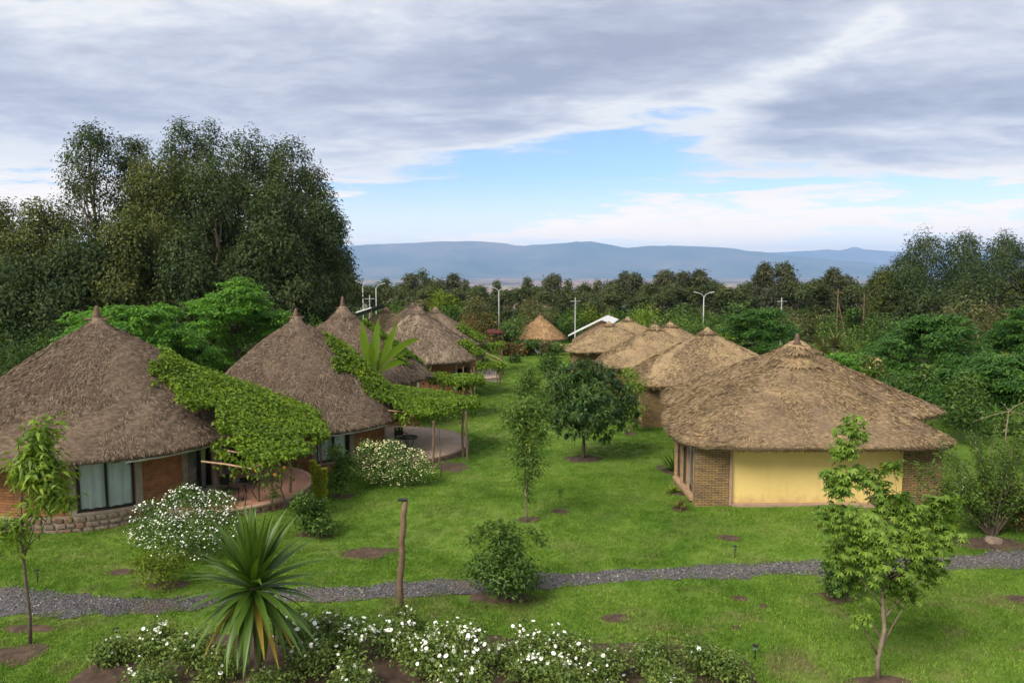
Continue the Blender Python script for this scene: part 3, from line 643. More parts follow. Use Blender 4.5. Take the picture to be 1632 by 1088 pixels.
def round_hut(label, cx, cy, Re, Rw, ze, za, opens, mat, segs=96, rings=50, straws=6000, seed=1, plinth=0.55, stones=None, cap=(0.8, 0.55), fin_h=0.6, wallmat='brick', group='round huts with weathered thatch', trim=None, bow=1.1, **kw):
    g = float(gz(cx, cy)); root = thing('thatched_hut', label, 'hut', (cx, cy, g), group)
    zl, zal = ze - g, za - g; b = MB(); top = zl + 0.28; A = sorted(opens, key=lambda o: o[0])
    # plinth, then wall panels between the openings
    MB().arcwall(Rw + 0.07, Rw - 0.25, -math.pi, math.pi, -0.4, plinth).build('plinth', M['cement'] if stones else M['brick'], root, uv=True)
    cur = A[0][0] - 2 * math.pi + (A[-1][1] - A[0][0]) if A else -math.pi
    cur = A[-1][1] - 2 * math.pi if A else -math.pi
    for o in A:
        b.arcwall(Rw, Rw - 0.22, cur, o[0], plinth - 0.02, top); cur = o[1]
        if o[2] > plinth + 0.05: b.arcwall(Rw, Rw - 0.22, o[0], o[1], plinth - 0.02, o[2])
        if o[3] < top - 0.02: b.arcwall(Rw, Rw - 0.22, o[0], o[1], o[3], top)
    if not A: b.arcwall(Rw, Rw - .22, -math.pi, math.pi, plinth - .02, top)
    b.build('wall', M[wallmat], root, uv=True)
    for o in A:
        if o[4] == 'window': window(root, Rw - 0.06, o[0], o[1], o[2], min(o[3], top), o[5] if len(o) > 5 else 1)
        if o[4] == 'window':
            bb = MB(); bb.arcwall(Rw + 0.09, Rw - 0.1, o[0] - .02, o[1] + .02, o[2] - 0.07, o[2] - .004); bb.build('sill', M['cement'], root)
        if o[4] in ('window', 'door'):
            for a in (o[0] - 0.03, o[1] + 0.03): MB().box((Rw * math.cos(a), Rw * math.sin(a), (plinth + top) / 2), (0.12, 0.20, top - plinth), rz=a).build('jamb', M['cement'], root)
    MB().lathe([(0.01, 0.12), (Rw - .25, 0.12)], 40).build('floor', M['dark_room'], root)
    if stones:
        for row in range(3):
            a = stones[0]
            while a < stones[1]:
                w = rng.uniform(0.22, 0.42); h = plinth / 3; am = a + w / 2 / Rw
                inst('stone', stone_mesh(int(rng.integers(7))), root, ((Rw + .06) * math.cos(am), (Rw + .06) * math.sin(am), h * (row + .5) - .01), (rng.normal(0, .06), rng.normal(0, .06), am + math.pi / 2), (w * 1.02, 0.16, h * rng.uniform(.95, 1.12))); a += w / Rw
    rf = Roof(Re, zl, zal, bow=bow); thatch_roof(root, rf, mat, segs, rings, straws, seed, cap=cap, fin_h=fin_h, **kw)
    if trim: MB().arcwall(Re - 0.14, Re - 0.17, trim[0], trim[1], zl - 0.25, zl - 0.19).build('eave_strip', M['white_metal'], root)
    return root, rf, g

HUTS = []
# nearest hut on the left
c1 = (-14.75, 26.5); W1 = 4.15
def wa(px, py, c, r): return wall_ang(px, py, c, r)
o1 = [(wa(124, 800, c1, W1), wa(216, 800, c1, W1), 0.62, 2.40, 'window', 1), (wa(300, 770, c1, W1), wa(338, 770, c1, W1), 0.35, 2.35, 'window', 1), (wa(352, 770, c1, W1 - .02), wa(352, 770, c1, W1) + 0.42, 0.15, 2.3, 'door')]
h1 = round_hut('nearest left hut, dark weathered thatch cone over brick walls and curtained window', *c1, 5.25, W1, 2.42, 6.15, o1, M['thatch'], 300, 120, 62000, 11,
               stones=(-2.6, wa(216, 860, c1, W1) + .5), cap=(0.5, 0.5), fin_h=0.5, bow=1.28, trim=(wa(200, 750, c1, 5.1), wa(345, 730, c1, 5.1)))
c2 = (-9.85, 34.0); W2 = 3.95
o2 = [(wa(505, 710, c2, W2), wa(556, 700, c2, W2), 0.55, 2.3, 'window', 1), (wa(612, 690, c2, W2), wa(612, 690, c2, W2) + .55, 0.2, 2.2, 'door')]
h2 = round_hut('second left hut with brick wall between glass doors and a vine covered pergola', *c2, 4.95, W2, 1.56, 5.75, o2, M['thatch'], 260, 100, 48000, 23,
               cap=(0.5, 0.5), fin_h=0.42, bow=1.28, trim=(wa(500, 700, c2, 4.8), wa(628, 665, c2, 4.8)))
c3 = (-9.75, 43.0); W3 = 4.2
o3 = [(-0.75, -0.35, 0.2, 2.1, 'door')]
h3 = round_hut('third left hut with tall pointed thatch rising behind the banana plant', *c3, 4.95, W3, 2.05, 5.75, o3, M['thatch'], 150, 60, 16000, 31, cap=(0.7, 0.5), fin_h=0.7, L=.3, W=.035)
c4 = (-6.95, 55.5); W4 = 3.9
o4 = [(wa(728, 585, c4, W4), wa(748, 585, c4, W4), 0.2, 2.2, 'door'), (-1.9, -1.5, 0.6, 2.1, 'window')]
h4 = round_hut('fourth left hut with dark doorway, thatch patched with lighter straw', *c4, 4.75, W4, 1.75, 5.15, o4, M['thatch'], 120, 50, 11000, 37, cap=(0.6, 0.5), fin_h=0.35, L=.32, W=.04)
c5 = (-6.7, 65.5); W5 = 3.8
h5 = round_hut('fifth left hut, its broad thatch half hidden behind the fourth', *c5, 4.35, 3.5, 1.85, 4.6, [(-1.2, -.8, .2, 2, 'door')], M['thatch'], 90, 40, 7000, 41, cap=(0.5, .4), fin_h=0.2, L=.35, W=.05)
c6 = (-11.9, 70.5)
h6 = round_hut('hut behind the banana leaves whose thatch has a straw coloured patch', *c6, 4.6, 3.9, 1.5, 4.35, [], M['thatch_gold'], 80, 36, 6000, 43, cap=(0.5, .4), fin_h=0.2, L=.35, W=.05)
c7 = (-10.9, 82.0)
h7 = round_hut('farthest left hut, only its small grey brown thatch peak showing', *c7, 5.0, 4.2, 1.1, 4.3, [], M['thatch'], 80, 30, 5000, 47, cap=(0.5, .4), fin_h=0.25, L=.4, W=.06)

def square_hut(label, cx, cy, hx, hy, ze, za, apex, second, mat, segs, rings, straws, seed, front='plain', over=0.85, fin_h=0.5, tiers=2, cap=(1.0, .5)):
    """right-hand huts: a squarish house with two thatched peaks, one behind the other"""
    g = float(gz(cx, cy)); root = thing('twin_peaked_hut', label, 'hut', (cx, cy, g), 'squarish huts with golden thatch'); zl = ze - g; top = zl + 0.2
    b = MB(); st = MB(); x0, x1, y0, y1 = -hx, hx, -hy, hy
    def panel(mb, xa, xb, y, z0, z1, th=0.22):
        n = 4; mb.box(((xa + xb) / 2, y + th / 2, (z0 + z1) / 2), (xb - xa, th, z1 - z0)); V = mb.v[-1]; mb.uv[-1] = np.column_stack([V[:, 0] + V[:, 1], V[:, 2]])
    def panely(mb, ya, yb, x, z0, z1, th=0.22):
        mb.box((x + th / 2, (ya + yb) / 2, (z0 + z1) / 2), (th, yb - ya, z1 - z0)); V = mb.v[-1]; mb.uv[-1] = np.column_stack([V[:, 0] + V[:, 1], V[:, 2]])
    if front == 'yellow':
        cw = 1.18
        panel(st, x0, x0 + cw, y0, -0.3, top); panel(st, x1 - 1.3, x1, y0, -0.3, top)
        yl = MB(); yl.box(((x0 + cw + x1 - 1.3) / 2, y0 + 0.19, (0.36 + top) / 2), (x1 - 1.3 - x0 - cw, 0.2, top - 0.36)); yl.build('yellow_panel', M['plaster'], root)
        MB().box((x0 + cw + 0.02, y0 + 0.05, (top + .3) / 2), (0.08, 0.20, top - .3)).build('edge_strip', M['sillstone'], root); e = MB(); e.box(((x0 + cw + x1 - 1.3) / 2 + .03, y0 + 0.10, 0.28), (x1 - 1.3 - x0 - cw - .08, 0.34, 0.15)); e.build('ledge', M['sillstone'], root)
        bs = MB(); bs.box(((x0 + cw + x1 - 1.3) / 2, y0 + 0.24, -0.05), (x1 - 1.3 - x0 - cw, 0.3, 0.5)); bs.build('plinth', M['cement'], root)
        for row in range(2):
            x = x0 + cw
            while x < x1 - 1.5:
                w = rng.uniform(0.18, 0.42); inst('stone', stone_mesh(int(rng.integers(7))), root, (x + w / 2, y0 + 0.06, 0.02 + row * .14), (0, rng.normal(0, .1), 0), (w * 1.03, 0.22, 0.17 * rng.uniform(.85, 1.15))); x += w
    else: panel(st, x0, x1, y0, -0.3, top)
    # left side: stone plinth, timber framed openings
    ym = y0 + 3.3; xb = 2.6
    panely(st, y0 + .22, ym, x0, -0.3, 0.34); panely(st, y0 + .22, ym, x1 - .22, -0.3, top); panel(st, x0 + xb, x1 - xb, y1 - .2, -.3, top)
    for xa, xc in ((x0 + .11, x0 + xb), (x1 - .11, x1 - xb)):
        d = np.array([xc - xa, y1 - .1 - ym]); st.box(((xa + xc) / 2, (ym + y1 - .1) / 2, (top - .3) / 2), (np.hypot(*d), .22, top + .3), math.atan2(d[1], d[0])); V = st.v[-1]; st.uv[-1] = np.column_stack([V[:, 0] + V[:, 1], V[:, 2]])
    st.build('wall', M['veneer'], root, uv=True)
    w = MB(); ys = np.linspace(y0 + 0.30, y0 + 3.2, 4)
    for y in ys: w.box((x0 + 0.05, y, (0.34 + top) / 2), (0.10, 0.10, top - 0.34))
    w.box((x0 + 0.03, (ys[0] + ys[-1]) / 2, 0.40), (0.24, ys[-1] - ys[0] - .14, 0.10)); fr = w.build('window_frame', M['wood_light'], root)
    for k in range(3): MB().box((x0 + 0.12, (ys[k] + ys[k + 1]) / 2, (0.46 + top) / 2), (0.02, ys[k + 1] - ys[k] - .14, top - .48)).build('pane', M['glass'], fr)
    for k in (1,):
        n = 24; u = np.linspace(ys[k] + .1, ys[k + 1] - .1, n); xx = x0 + 0.32 + .03 * np.sin(u * 24)
        V = np.concatenate([np.column_stack([xx, u, np.full(n, .45)]), np.column_stack([xx, u, np.full(n, top)])]); mk('curtain', V, np.array([(i, i + 1, n + i + 1, n + i) for i in range(n - 1)]), M['curtain'], fr)
    MB().box((0, -.4, 0.1), (2 * hx - 3.5, 2 * hy - 1.5, 0.06)).build('floor', M['dark_room'], root)
    rf = Roof((hx + hy) / 2 + over, zl, za - g, apex, (hx + over, hy + over, 5.0), bow=1.08)
    thatch_roof(root, rf, mat, segs, rings, straws, seed, tiers=tiers, fin_h=fin_h, cap=cap, L=.21 if straws > 20000 else .30, W=.021 if straws > 20000 else .04)
    if second:
        sx, sy, shx, shy, sze, sza, sap = second
        rf2 = Roof((shx + shy) / 2, sze - g, sza - g, sap, (shx, shy, 4.0), (sx, sy), 1.08)
        thatch_roof(root, rf2, mat, segs, rings, int(straws * .7), seed + 3, tiers=1, fin_h=fin_h * .8, cap=cap, L=.30, W=.035)
        b = MB(); b.box((sx, sy + .9, (sze - g) / 2), (2 * shx - 6.0, 2 * shy - 3.4, sze - g + .3)); V = b.v[-1]; b.uv[-1] = np.column_stack([V[:, 0] + V[:, 1], V[:, 2]]); b.build('rear_wall', M['veneer'], root, uv=True)
    return root, rf, g
r1c = (10.45, 29.1)
r1 = square_hut('nearest right hut with yellow plastered wall panel under wide golden thatch', *r1c, 4.2, 4.2, 2.28, 4.62, (0.75, 0.1), (2.0, 5.3, 6.1, 5.0, 2.25, 4.55, (0.75, 0)), M['thatch_gold'], 300, 110, 62000, 61, 'yellow', fin_h=0.55)
r2c = (12.1, 46.1)
r2 = square_hut('second right hut with dark stone wall below plain golden thatch peak', *r2c, 4.7, 4.3, 1.72, 4.25, (0.0, 0), None, M['thatch_gold'], 160, 60, 18000, 67, fin_h=0.0, tiers=1, cap=(.5, .3))
r3c = (11.0, 57.8)
r3 = square_hut('third right hut, twin golden peaks with sticks poking from the top', *r3c, 4.1, 4.3, 1.2, 3.65, (0.1, 0), (2.6, 6.2, 5.2, 4.9, 1.1, 3.4, (0, 0)), M['thatch_gold'], 110, 44, 10000, 71, fin_h=0.35, tiers=1, cap=(.6, .3))
r4c = (9.7, 71.5)
r4 = square_hut('farthest right hut, low golden thatch beside the white gabled roof', *r4c, 4.2, 4.3, 0.85, 2.9, (-.4, 0), (2.4, 6.5, 5.0, 4.8, 0.9, 2.95, (0, 0)), M['thatch_gold'], 90, 36, 7000, 79, fin_h=0.15, tiers=1, cap=(.6, .3))

# ------------------------------------------------------------------ terraces, pergolas and the vines on them
def roof_hit(px, py, hut, c):
    root, rf, g = hut; d = ray(px, py)
    for Y in np.arange(c[1] - rf.R0 - 1, c[1] + rf.R0, 0.03):
        p = np.array([0, 0, CAMZ]) + d * (Y / d[1]); z, t = rf.z_at(p[0] - c[0], p[1] - c[1])
        if t < 1 and p[2] <= z + g: return p
    return np.array([0, 0, CAMZ]) + d * (c[1] / d[1])
def patio(label, cx, cy, r, z, mat, sa, stones=True):
    g = float(gz(cx, cy)); root = thing('patio', label, 'patio', (cx, cy, g), 'round terraces in front of the left huts'); h = z - g
    MB().lathe([(0.0, h), (r - .14, h)], 64).build('slab', mat, root)
    MB().lathe([(r - .14, h + .012), (r - 0.02, h + 0.018), (r, h - 0.01), (r, h - .10), (r - .06, h - .11)], 72).build('rim', M['sillstone'], root, smooth=True)
    MB().lathe([(r - .08, h - .05), (r - .08, -.4)], 48).build('skirt', M['cement'], root)
    if stones:
        rows = max(1, int(round((h - .08) / .15)))
        for q in range(rows):
            a = sa[0]
            while a < sa[1]:
                w = rng.uniform(.18, .36); am = a + w / 2 / r; hh = (h - .08) / rows
                inst('stone', stone_mesh(int(rng.integers(7))), root, ((r - .07) * math.cos(am), (r - .07) * math.sin(am), hh * (q + .5)), (0, 0, am + math.pi / 2), (w * 1.03, .16, hh * 1.08)); a += w / r
    return root
def pole(mb, a, b, r=.05):
    a = np.asarray(a, float); b = np.asarray(b, float); m = (a + b) / 2 + rng.normal(0, .02, 3); mb.tube([a, m, b], [r, r * .95, r * .88], 7)
def pergola(label, posts, beams, z, rafters=()):
    """posts: list of (x,y) ground points; beams: pairs of xy"""
    x0, y0 = posts[0]; g = float(gz(x0, y0)); root = thing('pergola', label, 'pergola', (x0, y0, g), 'pole pergolas beside the left huts')
    for x, y in posts:
        mb = MB(); pole(mb, (x - x0, y - y0, float(gz(x, y)) - g - .1), (x - x0 + rng.normal(0, .04), y - y0 + rng.normal(0, .04), z - g + .05), .055); mb.build('post', M['wood'], root)
    for (a, b) in beams:
        mb = MB(); pole(mb, (a[0] - x0, a[1] - y0, z - g), (b[0] - x0, b[1] - y0, z - g), .045); mb.build('beam', M['wood'], root)
    for (a, b) in rafters:
        mb = MB(); pole(mb, (a[0] - x0, a[1] - y0, a[2] - g), (b[0] - x0, b[1] - y0, b[2] - g), .03); mb.build('rafter', M['wood_light'], root)
    return root
def vine(label, hut, c, poly, zc, n, L=0.12, stems=(), seed=5, edge=1.0, rw=0.0):
    root0, rf, g0 = hut; r = np.random.default_rng(seed); poly = np.asarray(poly, float)[:, :2]
    lo, hi = poly.min(0) - .3, poly.max(0) + .3
    x = r.uniform(lo[0], hi[0], n * 3); y = r.uniform(lo[1], hi[1], n * 3)
    wx = x + (fbm(x * 1.3, y * 1.3, 3, seed) - .45) * edge * 2; wy = y + (fbm(x * 1.3 + 40, y * 1.3, 3, seed) - .45) * edge * 2
    k = inpoly(wx, wy, poly); x, y = x[k][:n], y[k][:n]; n = len(x)
    zr, t = rf.z_at(x - c[0], y - c[1]); zr = zr + g0 + .05
    # beyond the eave the mat follows the pergola, easing down from the roof
    tm = max(1.3, float(np.quantile(t, .97))); zi = rf.za + (rf.ze - rf.za) * .30 ** rf.bow + g0
    ramp = zi + (zc - zi) * np.clip((t - .30) / (tm - .30), 0, 1.0) ** .72
    flatz = zc + np.maximum(0, 1.15 - t) * 1.2 + np.where(t < 1.35, 0, (1.35 - t) * .25)
    z = np.maximum(zr, np.where(t > .3 if rw > .9 else t > .82, ramp * rw + flatz * (1 - rw), -9)) + fbm(x * 1.1, y * 1.1, 3, seed + 3) * .20 + r.uniform(-.1, .08, n) + r.exponential(.03, n)
    loc = np.array([poly[:, 0].mean(), poly[:, 1].mean(), float(gz(poly[:, 0].mean(), poly[:, 1].mean()))])
    root = thing('climbing_vine', label, 'vine', loc, 'leafy vines over the pergolas')
    D = unit(np.column_stack([r.normal(size=n) + .55, r.normal(size=n) - .2, r.normal(size=n) * .35 - .35])); Nn = unit(rdir(n, r) * .65 + np.array([.1, -.15, 1.]))
    V, Fq = leaf_quads(np.column_stack([x, y, z]) - loc, D, Nn, L * r.uniform(.7, 1.35, n), L * .85 * r.uniform(.7, 1.2, n), .2, .4)
    # ragged skirt hanging off the outer edge
    per = []
    for i in range(len(poly)):
        a, b = poly[i], poly[(i + 1) % len(poly)]; m_ = int(np.linalg.norm(b - a) * 60); f = r.uniform(0, 1, m_)[:, None]; per.append(a * (1 - f) + b * f)
    per = np.concatenate(per); zr, t = rf.z_at(per[:, 0] - c[0], per[:, 1] - c[1]); per = per[t > 1.0]; m_ = len(per)
    if m_:
        hz = zc + .15 - r.exponential(.16, m_) + (1.3 - 1.3) ; Pp = np.column_stack([per + r.normal(0, .10, (m_, 2)), hz]) - loc
        V2, F2 = leaf_quads(Pp, unit(rdir(m_, r) + np.array([.3, -.3, -.8])), rdir(m_, r), L * 1.05, L * .8, .2, .4); V, Fq = np.concatenate([V, V2]), np.concatenate([Fq, F2 + len(V)])
    tag(mk('leaves', V, Fq, M['vine'], root), kind='stuff')
    for (bx, by) in stems:
        mb = MB(); gb = float(gz(bx, by)); pts = [np.array([bx + .06 * math.sin(q * 2.1), by + .06 * math.cos(q * 1.7), gb - .05 + (zc - gb + .1) * q / 6]) - loc for q in range(7)]; mb.tube(pts, np.linspace(.035, .015, 7), 6); mb.build('stem', M['bark'], root)
    return root
def G2(px, py): return tuple(G(px, py)[:2])
ZV1 = 2.25
vp1 = [roof_hit(246, 572, h1, c1), roof_hit(252, 625, h1, c1), roof_hit(285, 668, h1, c1), roof_hit(300, 695, h1, c1), roof_hit(340, 722, h1, c1), PZ(368, 735, ZV1), PZ(402, 747, ZV1), PZ(455, 733, ZV1), PZ(514, 694, ZV1), PZ(514, 694, ZV1) + [-.6, 2.0, 0], np.array([c1[0] + 3.2, c1[1] + 3.6, 0]), np.array([c1[0] + .9, c1[1] + 1.9, 0])]
vine('vivid green vine spilling off the nearest left hut roof over its pergola', h1, c1, vp1, ZV1, 20000, .115, [G2(452, 812)], 5, rw=1.0)
# sparse tendrils creeping over the thatch
patio('red oxide terrace of the nearest left hut under the vine', -10.2, 26.3, 2.95, .32, M['patio'], (-1.6, .6))
pergola('pole pergola carrying the vine of the nearest left hut', [G2(412, 812), G2(462, 800), G2(512, 765)], [(PZ(400, 745, 2.2), PZ(455, 731, 2.2)), (PZ(455, 731, 2.2), PZ(512, 696, 2.2))], 2.18, [(PZ(402, 747, 2.2) + [-1.7, .5, .1], PZ(402, 747, 2.2)), (PZ(455, 733, 2.2) + [-2, .6, .15], PZ(455, 733, 2.2))])
ZV2 = 1.72
vp2 = [roof_hit(508, 540, h2, c2), roof_hit(540, 588, h2, c2), roof_hit(582, 625, h2, c2), roof_hit(624, 656, h2, c2), PZ(648, 668, ZV2), PZ(690, 664, ZV2), PZ(730, 655, ZV2), PZ(758, 643, ZV2), PZ(758, 643, ZV2) + [-.2, 1.6, 0], np.array([c2[0] + 4.6, c2[1] + 4.3, 0]), np.array([c2[0] + 1.2, c2[1] + 1.6, 0])]
vine('bright leafy vine canopy jutting from the second left hut above the round terrace', h2, c2, vp2, ZV2, 16000, .125, [G2(702, 760)], 8, rw=.3)
patio('round pinkish terrace with stone edge in front of the second left hut', -5.9, 35.4, 3.8, -.22, M['patio_pale'], (-2.2, .5))
pergola('pole pergola over the round terrace of the second left hut', [G2(690, 748), G2(738, 728), G2(745, 732)], [(PZ(650, 668, 1.7), PZ(735, 652, 1.7)), (PZ(735, 652, 1.7), PZ(757, 642, 1.7) + [0, 1, 0])], 1.68, [(PZ(650, 668, 1.7) + [-1, 1, .2], PZ(690, 662, 1.7)), (PZ(735, 652, 1.7) + [-2.6, 1, .15], PZ(735, 652, 1.7))])
ZV3 = 1.35
vp3 = [np.array([c3[0] + 1.2, c3[1] - .2, 0]), np.array([c3[0] + 3.2, c3[1] - 1.6, 0]), PZ(690, 606, ZV3), PZ(735, 612, ZV3), PZ(768, 606, ZV3), PZ(768, 606, ZV3) + [-.3, 2.4, 0], np.array([c3[0] + 4, c3[1] + 4, 0]), np.array([c3[0] + 1, c3[1] + 1.8, 0])]
vine('vine running down from the third left hut onto two dark poles', h3, c3, vp3, ZV3, 8500, .17, [], 12)
pergola('dark pole pergola at the lawn edge by the third left hut', [G2(738, 640), G2(752, 645), G2(757, 640)], [(PZ(690, 606, 1.3), PZ(762, 606, 1.3))], 1.3)
ZV4 = 1.0
vp4 = [np.array([c4[0] + 3.0, c4[1] - 1.6, 0]), np.array([c4[0] + 4.6, c4[1] - 2.2, 0]), PZ(770, 586, ZV4), PZ(800, 583, ZV4), PZ(800, 583, ZV4) + [0, 1.4, 0], np.array([c4[0] + 4, c4[1] + 1.8, 0])]
vine('narrow vine strip along the pale poles of the fourth left hut', h4, c4, vp4, ZV4, 1800, .17, [G2(792, 612)], 14, .3)
pergola('pale pole pergola over the square slab of the fourth left hut', [G2(797, 614), G2(800, 600)], [(PZ(775, 578, 1.0), PZ(800, 580, 1.0))], 1.0, [(PZ(768, 566, 1.5), PZ(800, 580, 1.0)), (PZ(774, 562, 1.6), PZ(803, 576, 1.0))])
vp5 = [np.array([c5[0] + 2.0, c5[1] - 1.6, 0]), np.array([c5[0] + 4.2, c5[1] - 2.4, 0]), PZ(770, 552, 1.2), PZ(800, 548, 1.2), PZ(800, 548, 1.2) + [0, 3, 0], np.array([c5[0] + 3, c5[1] + 2.2, 0])]
vine('thin green vine on the slope of the fifth left hut roof', h5, c5, vp5, 1.1, 2600, .18, [], 15, .3)
def slab():
    a = [G(755, 592), G(787, 590), G(795, 606), G(762, 609)]; c = np.mean(a, 0); root = thing('porch_slab', 'square pale concrete porch slab of the fourth left hut', 'slab', c)
    t = np.array(a) - c; t[:, 2] = 0.32; bt = t.copy(); bt[:, 2] = -.2
    MB().add(np.concatenate([bt, t]), [(4, 7, 6, 5), (0, 1, 5, 4), (1, 2, 6, 5), (2, 3, 7, 6), (3, 0, 4, 7)]).build('top', M['patio_pale'], root)
    m2 = MB(); m2.box((0, 0, .02), (abs(t[1, 0] - t[0, 0]) + .5, .3, .12)); m2.build('step', M['cement'], root, loc=((t[2] + t[3]) / 2 * [1, 1, 0] + [0, -.2, 0]))
slab()
def table(label, x, y, z, r=.38):
    root = thing('patio_table', label, 'table', (x, y, z)); MB().lathe([(0, .72), (r, .72), (r, .75), (0, .75)], 24).build('table_top', M['glass'], root)
    MB().lathe([(r, .70), (r + .02, .72), (r + .02, .76), (r, .77)], 24).build('rim', M['dark_frame'], root)
    for a in (0.5, 2.6, 4.7):
        MB().tube([(math.cos(a) * r * .8, math.sin(a) * r * .8, 0), (math.cos(a) * .12, math.sin(a) * .12, .36), (math.cos(a) * r * .8, math.sin(a) * r * .8, .71)], .016, 6).build('leg', M['dark_frame'], root)
def chair(label, x, y, z, rz):
    root = thing('patio_chair', label, 'chair', (x, y, z), rz=rz); MB().box((0, 0, .43), (.46, .44, .04)).build('seat', M['dark_frame'], root)
    MB().box((0, .22, .70), (.44, .03, .40)).build('backrest', M['dark_frame'], root)
    for sx in (-1, 1):
        for sy in (-1, 1): MB().tube([(sx * .20, sy * .2, 0), (sx * .20, sy * .2, .42 if sy < 0 else .9)], .016, 6).build('leg', M['dark_frame'], root)
        MB().box((sx * .23, 0, .63), (.04, .44, .03)).build('armrest', M['dark_frame'], root)
pt = PZ(652, 722, -.22); table('round glass topped table on the terrace of the second left hut', pt[0], pt[1], -.215)
pt = PZ(640, 716, -.22); chair('black metal chair beside the glass topped terrace table', pt[0] - .1, pt[1] + .5, -.215, .6)
pt = PZ(396, 800, .32); table('round table in the shade of the nearest left hut terrace', pt[0], pt[1], .325)
pt = PZ(376, 800, .32); chair('black metal chair in shade on the red terrace', pt[0] - .2, pt[1], .325, 1.2)

# ------------------------------------------------------------------ plants
def woody(root, H, lobes, r0, bark, base=(0, 0), lean=(0, 0), sides=7, twigs=(), fork=0.45, name='trunk', stems=1, seed=1):
    r = np.random.default_rng(seed); mb = MB(); lb = np.asarray(lobes, float); top = lb[:, 2].max()
    tip = np.array([lean[0], lean[1], H]); n = 7
    f = np.linspace(0, 1, n)[:, None]; tr = np.array([0, 0, -.15]) * (1 - f) + tip * f; tr[1:-1] += r.normal(0, .012 * H, (n - 2, 3)) * [1, 1, 0]
    mb.tube(tr, r0 * (1 - .78 * f[:, 0]), sides)
    for c in lb[:, :3]:
        s0 = min(max(c[2] - H * .25, H * fork * .6), H * .92) / H; i = s0 * (n - 1); i0 = int(min(i, n - 2)); st = tr[i0] * (1 - (i - i0)) + tr[i0 + 1] * (i - i0)
        d = np.linalg.norm(c - st); rr = max(r0 * .12, r0 * (1 - .78 * s0) * .55); mid = (st + c) / 2 + [0, 0, -.08 * d] + r.normal(0, .05 * d, 3)
        mb.tube([st, mid, c], [rr, rr * .7, rr * .3], 5)
    for a, b in twigs: mb.tube([a, (a + b) / 2 + r.normal(0, .03, 3), b], [r0 * .10, r0 * .07, r0 * .03], 4)
    return mb.build(name, bark, root, smooth=True)
def leafy(label, name, cat, loc, lobes, ncl, nl, spread, L, W, mat, H=None, r0=.06, bark='bark', up=.4, droop=.2, hang=0., flat=1., shell=.5, top=.25, seed=1, group=None, lean=(0, 0), twigs=0, fork=.45, crown='crown'):
    r = np.random.default_rng(seed); root = thing(name, label, cat, loc, group)
    C, on = lobes_points(lobes, ncl, shell, r, top, True); C[:, 2] = np.maximum(C[:, 2], .06)
    V, Fq = leaves_at(C, nl, spread, L, W, up, droop, hang, flat, on, r=r); V[:, 2] = np.maximum(V[:, 2], .01)
    tag(mk(crown, V, Fq, M[mat], root), kind='stuff')
    if H:
        lb = np.asarray(lobes); tw = []
        for i in r.integers(0, ncl, twigs): 
            j = np.argmin(np.linalg.norm(lb[:, :3] - C[i], axis=1)); tw.append((lb[j, :3], C[i]))
        woody(root, H, lobes, r0, M[bark], lean=lean, twigs=tw, seed=seed, fork=fork)
    return root, C
def pxlobes(lst, loc, Y):
    """lobes given as (px, py, r_px [, dy metres [, squash]]) in the photograph at depth Y -> local ellipsoids"""
    out = []
    for l in lst:
        px, py, rp = l[:3]; dy = l[3] if len(l) > 3 else 0.; sq = l[4] if len(l) > 4 else 1.
        p = P(px, py, Y + dy) - np.asarray(loc); rr = rp / F * Y; out.append((p[0], p[1], p[2], rr, rr, rr * sq))
    return out
def blossoms(root, C, n, size, mat, seed, out=0.0, name='blossoms', lift=.05, zmin=0.0):
    r = np.random.default_rng(seed); i = r.integers(0, len(C), n); Pp = C[i] + r.normal(0, out, (n, 3)); Pp[:, 2] = np.maximum(Pp[:, 2], zmin)
    ax = unit(np.column_stack([r.normal(0, .5, n), r.normal(-.55, .4, n), np.ones(n)])); u = unit(np.cross(ax, rdir(n, r))); v = np.cross(ax, u); k = 6
    a = np.arange(k) * 2 * math.pi / k; s = size * r.choice([.45, .8, 1., 1.25], n) * r.uniform(.85, 1.2, n)
    ring = Pp[:, None] + ax[:, None] * lift + s[:, None, None] * .5 * (u[:, None] * np.cos(a)[None, :, None] + v[:, None] * np.sin(a)[None, :, None]) 
    cen = Pp[:, None] + ax[:, None] * (lift + .25 * s[:, None, None] * 0 + .02)
    V = np.concatenate([ring, cen], 1).reshape(-1, 3); o = (np.arange(n) * (k + 1))[:, None]
    Fc = np.concatenate([np.column_stack([o + j, o + (j + 1) % k, o + k]) for j in range(k)])
    tag(mk(name, V, Fc, M[mat], root), kind='stuff')
def leaf_strip(n, L, W, bend, fold=.25, tipw=.0, wp=.35, twist=0.):
    """a long blade along +X curving down by `bend` radians in total"""
    s = np.linspace(0, 1, n); ang = -bend * s ** 1.6; dx = np.cos(ang); dz = np.sin(ang); x = np.concatenate([[0], np.cumsum((dx[1:] + dx[:-1]) / 2)]) * L / (n - 1); z = np.concatenate([[0], np.cumsum((dz[1:] + dz[:-1]) / 2)]) * L / (n - 1)
    w = W * np.minimum(1, (s + .12) / wp) ** .7 * np.clip((1 - s) / (1 - wp), 0, 1) ** .75; w[-1] = max(w[-1], .002)
    V = []
    for i in range(n):
        V += [(x[i] - np.sin(ang[i]) * fold * w[i] * .5 * 0, -w[i] / 2, z[i] + fold * w[i] * .5), (x[i], 0, z[i]), (x[i], w[i] / 2, z[i] + fold * w[i] * .5)]
    Fc = [(i * 3 + j, i * 3 + 3 + j, i * 3 + 4 + j, i * 3 + 1 + j) for i in range(n - 1) for j in range(2)]
    return np.array(V), np.array(Fc)
def strip_mesh(name, mat, *a, **k):
    o = mk(name, *leaf_strip(*a, **k), mat, smooth=True); me = o.data; bpy.data.objects.remove(o); return me

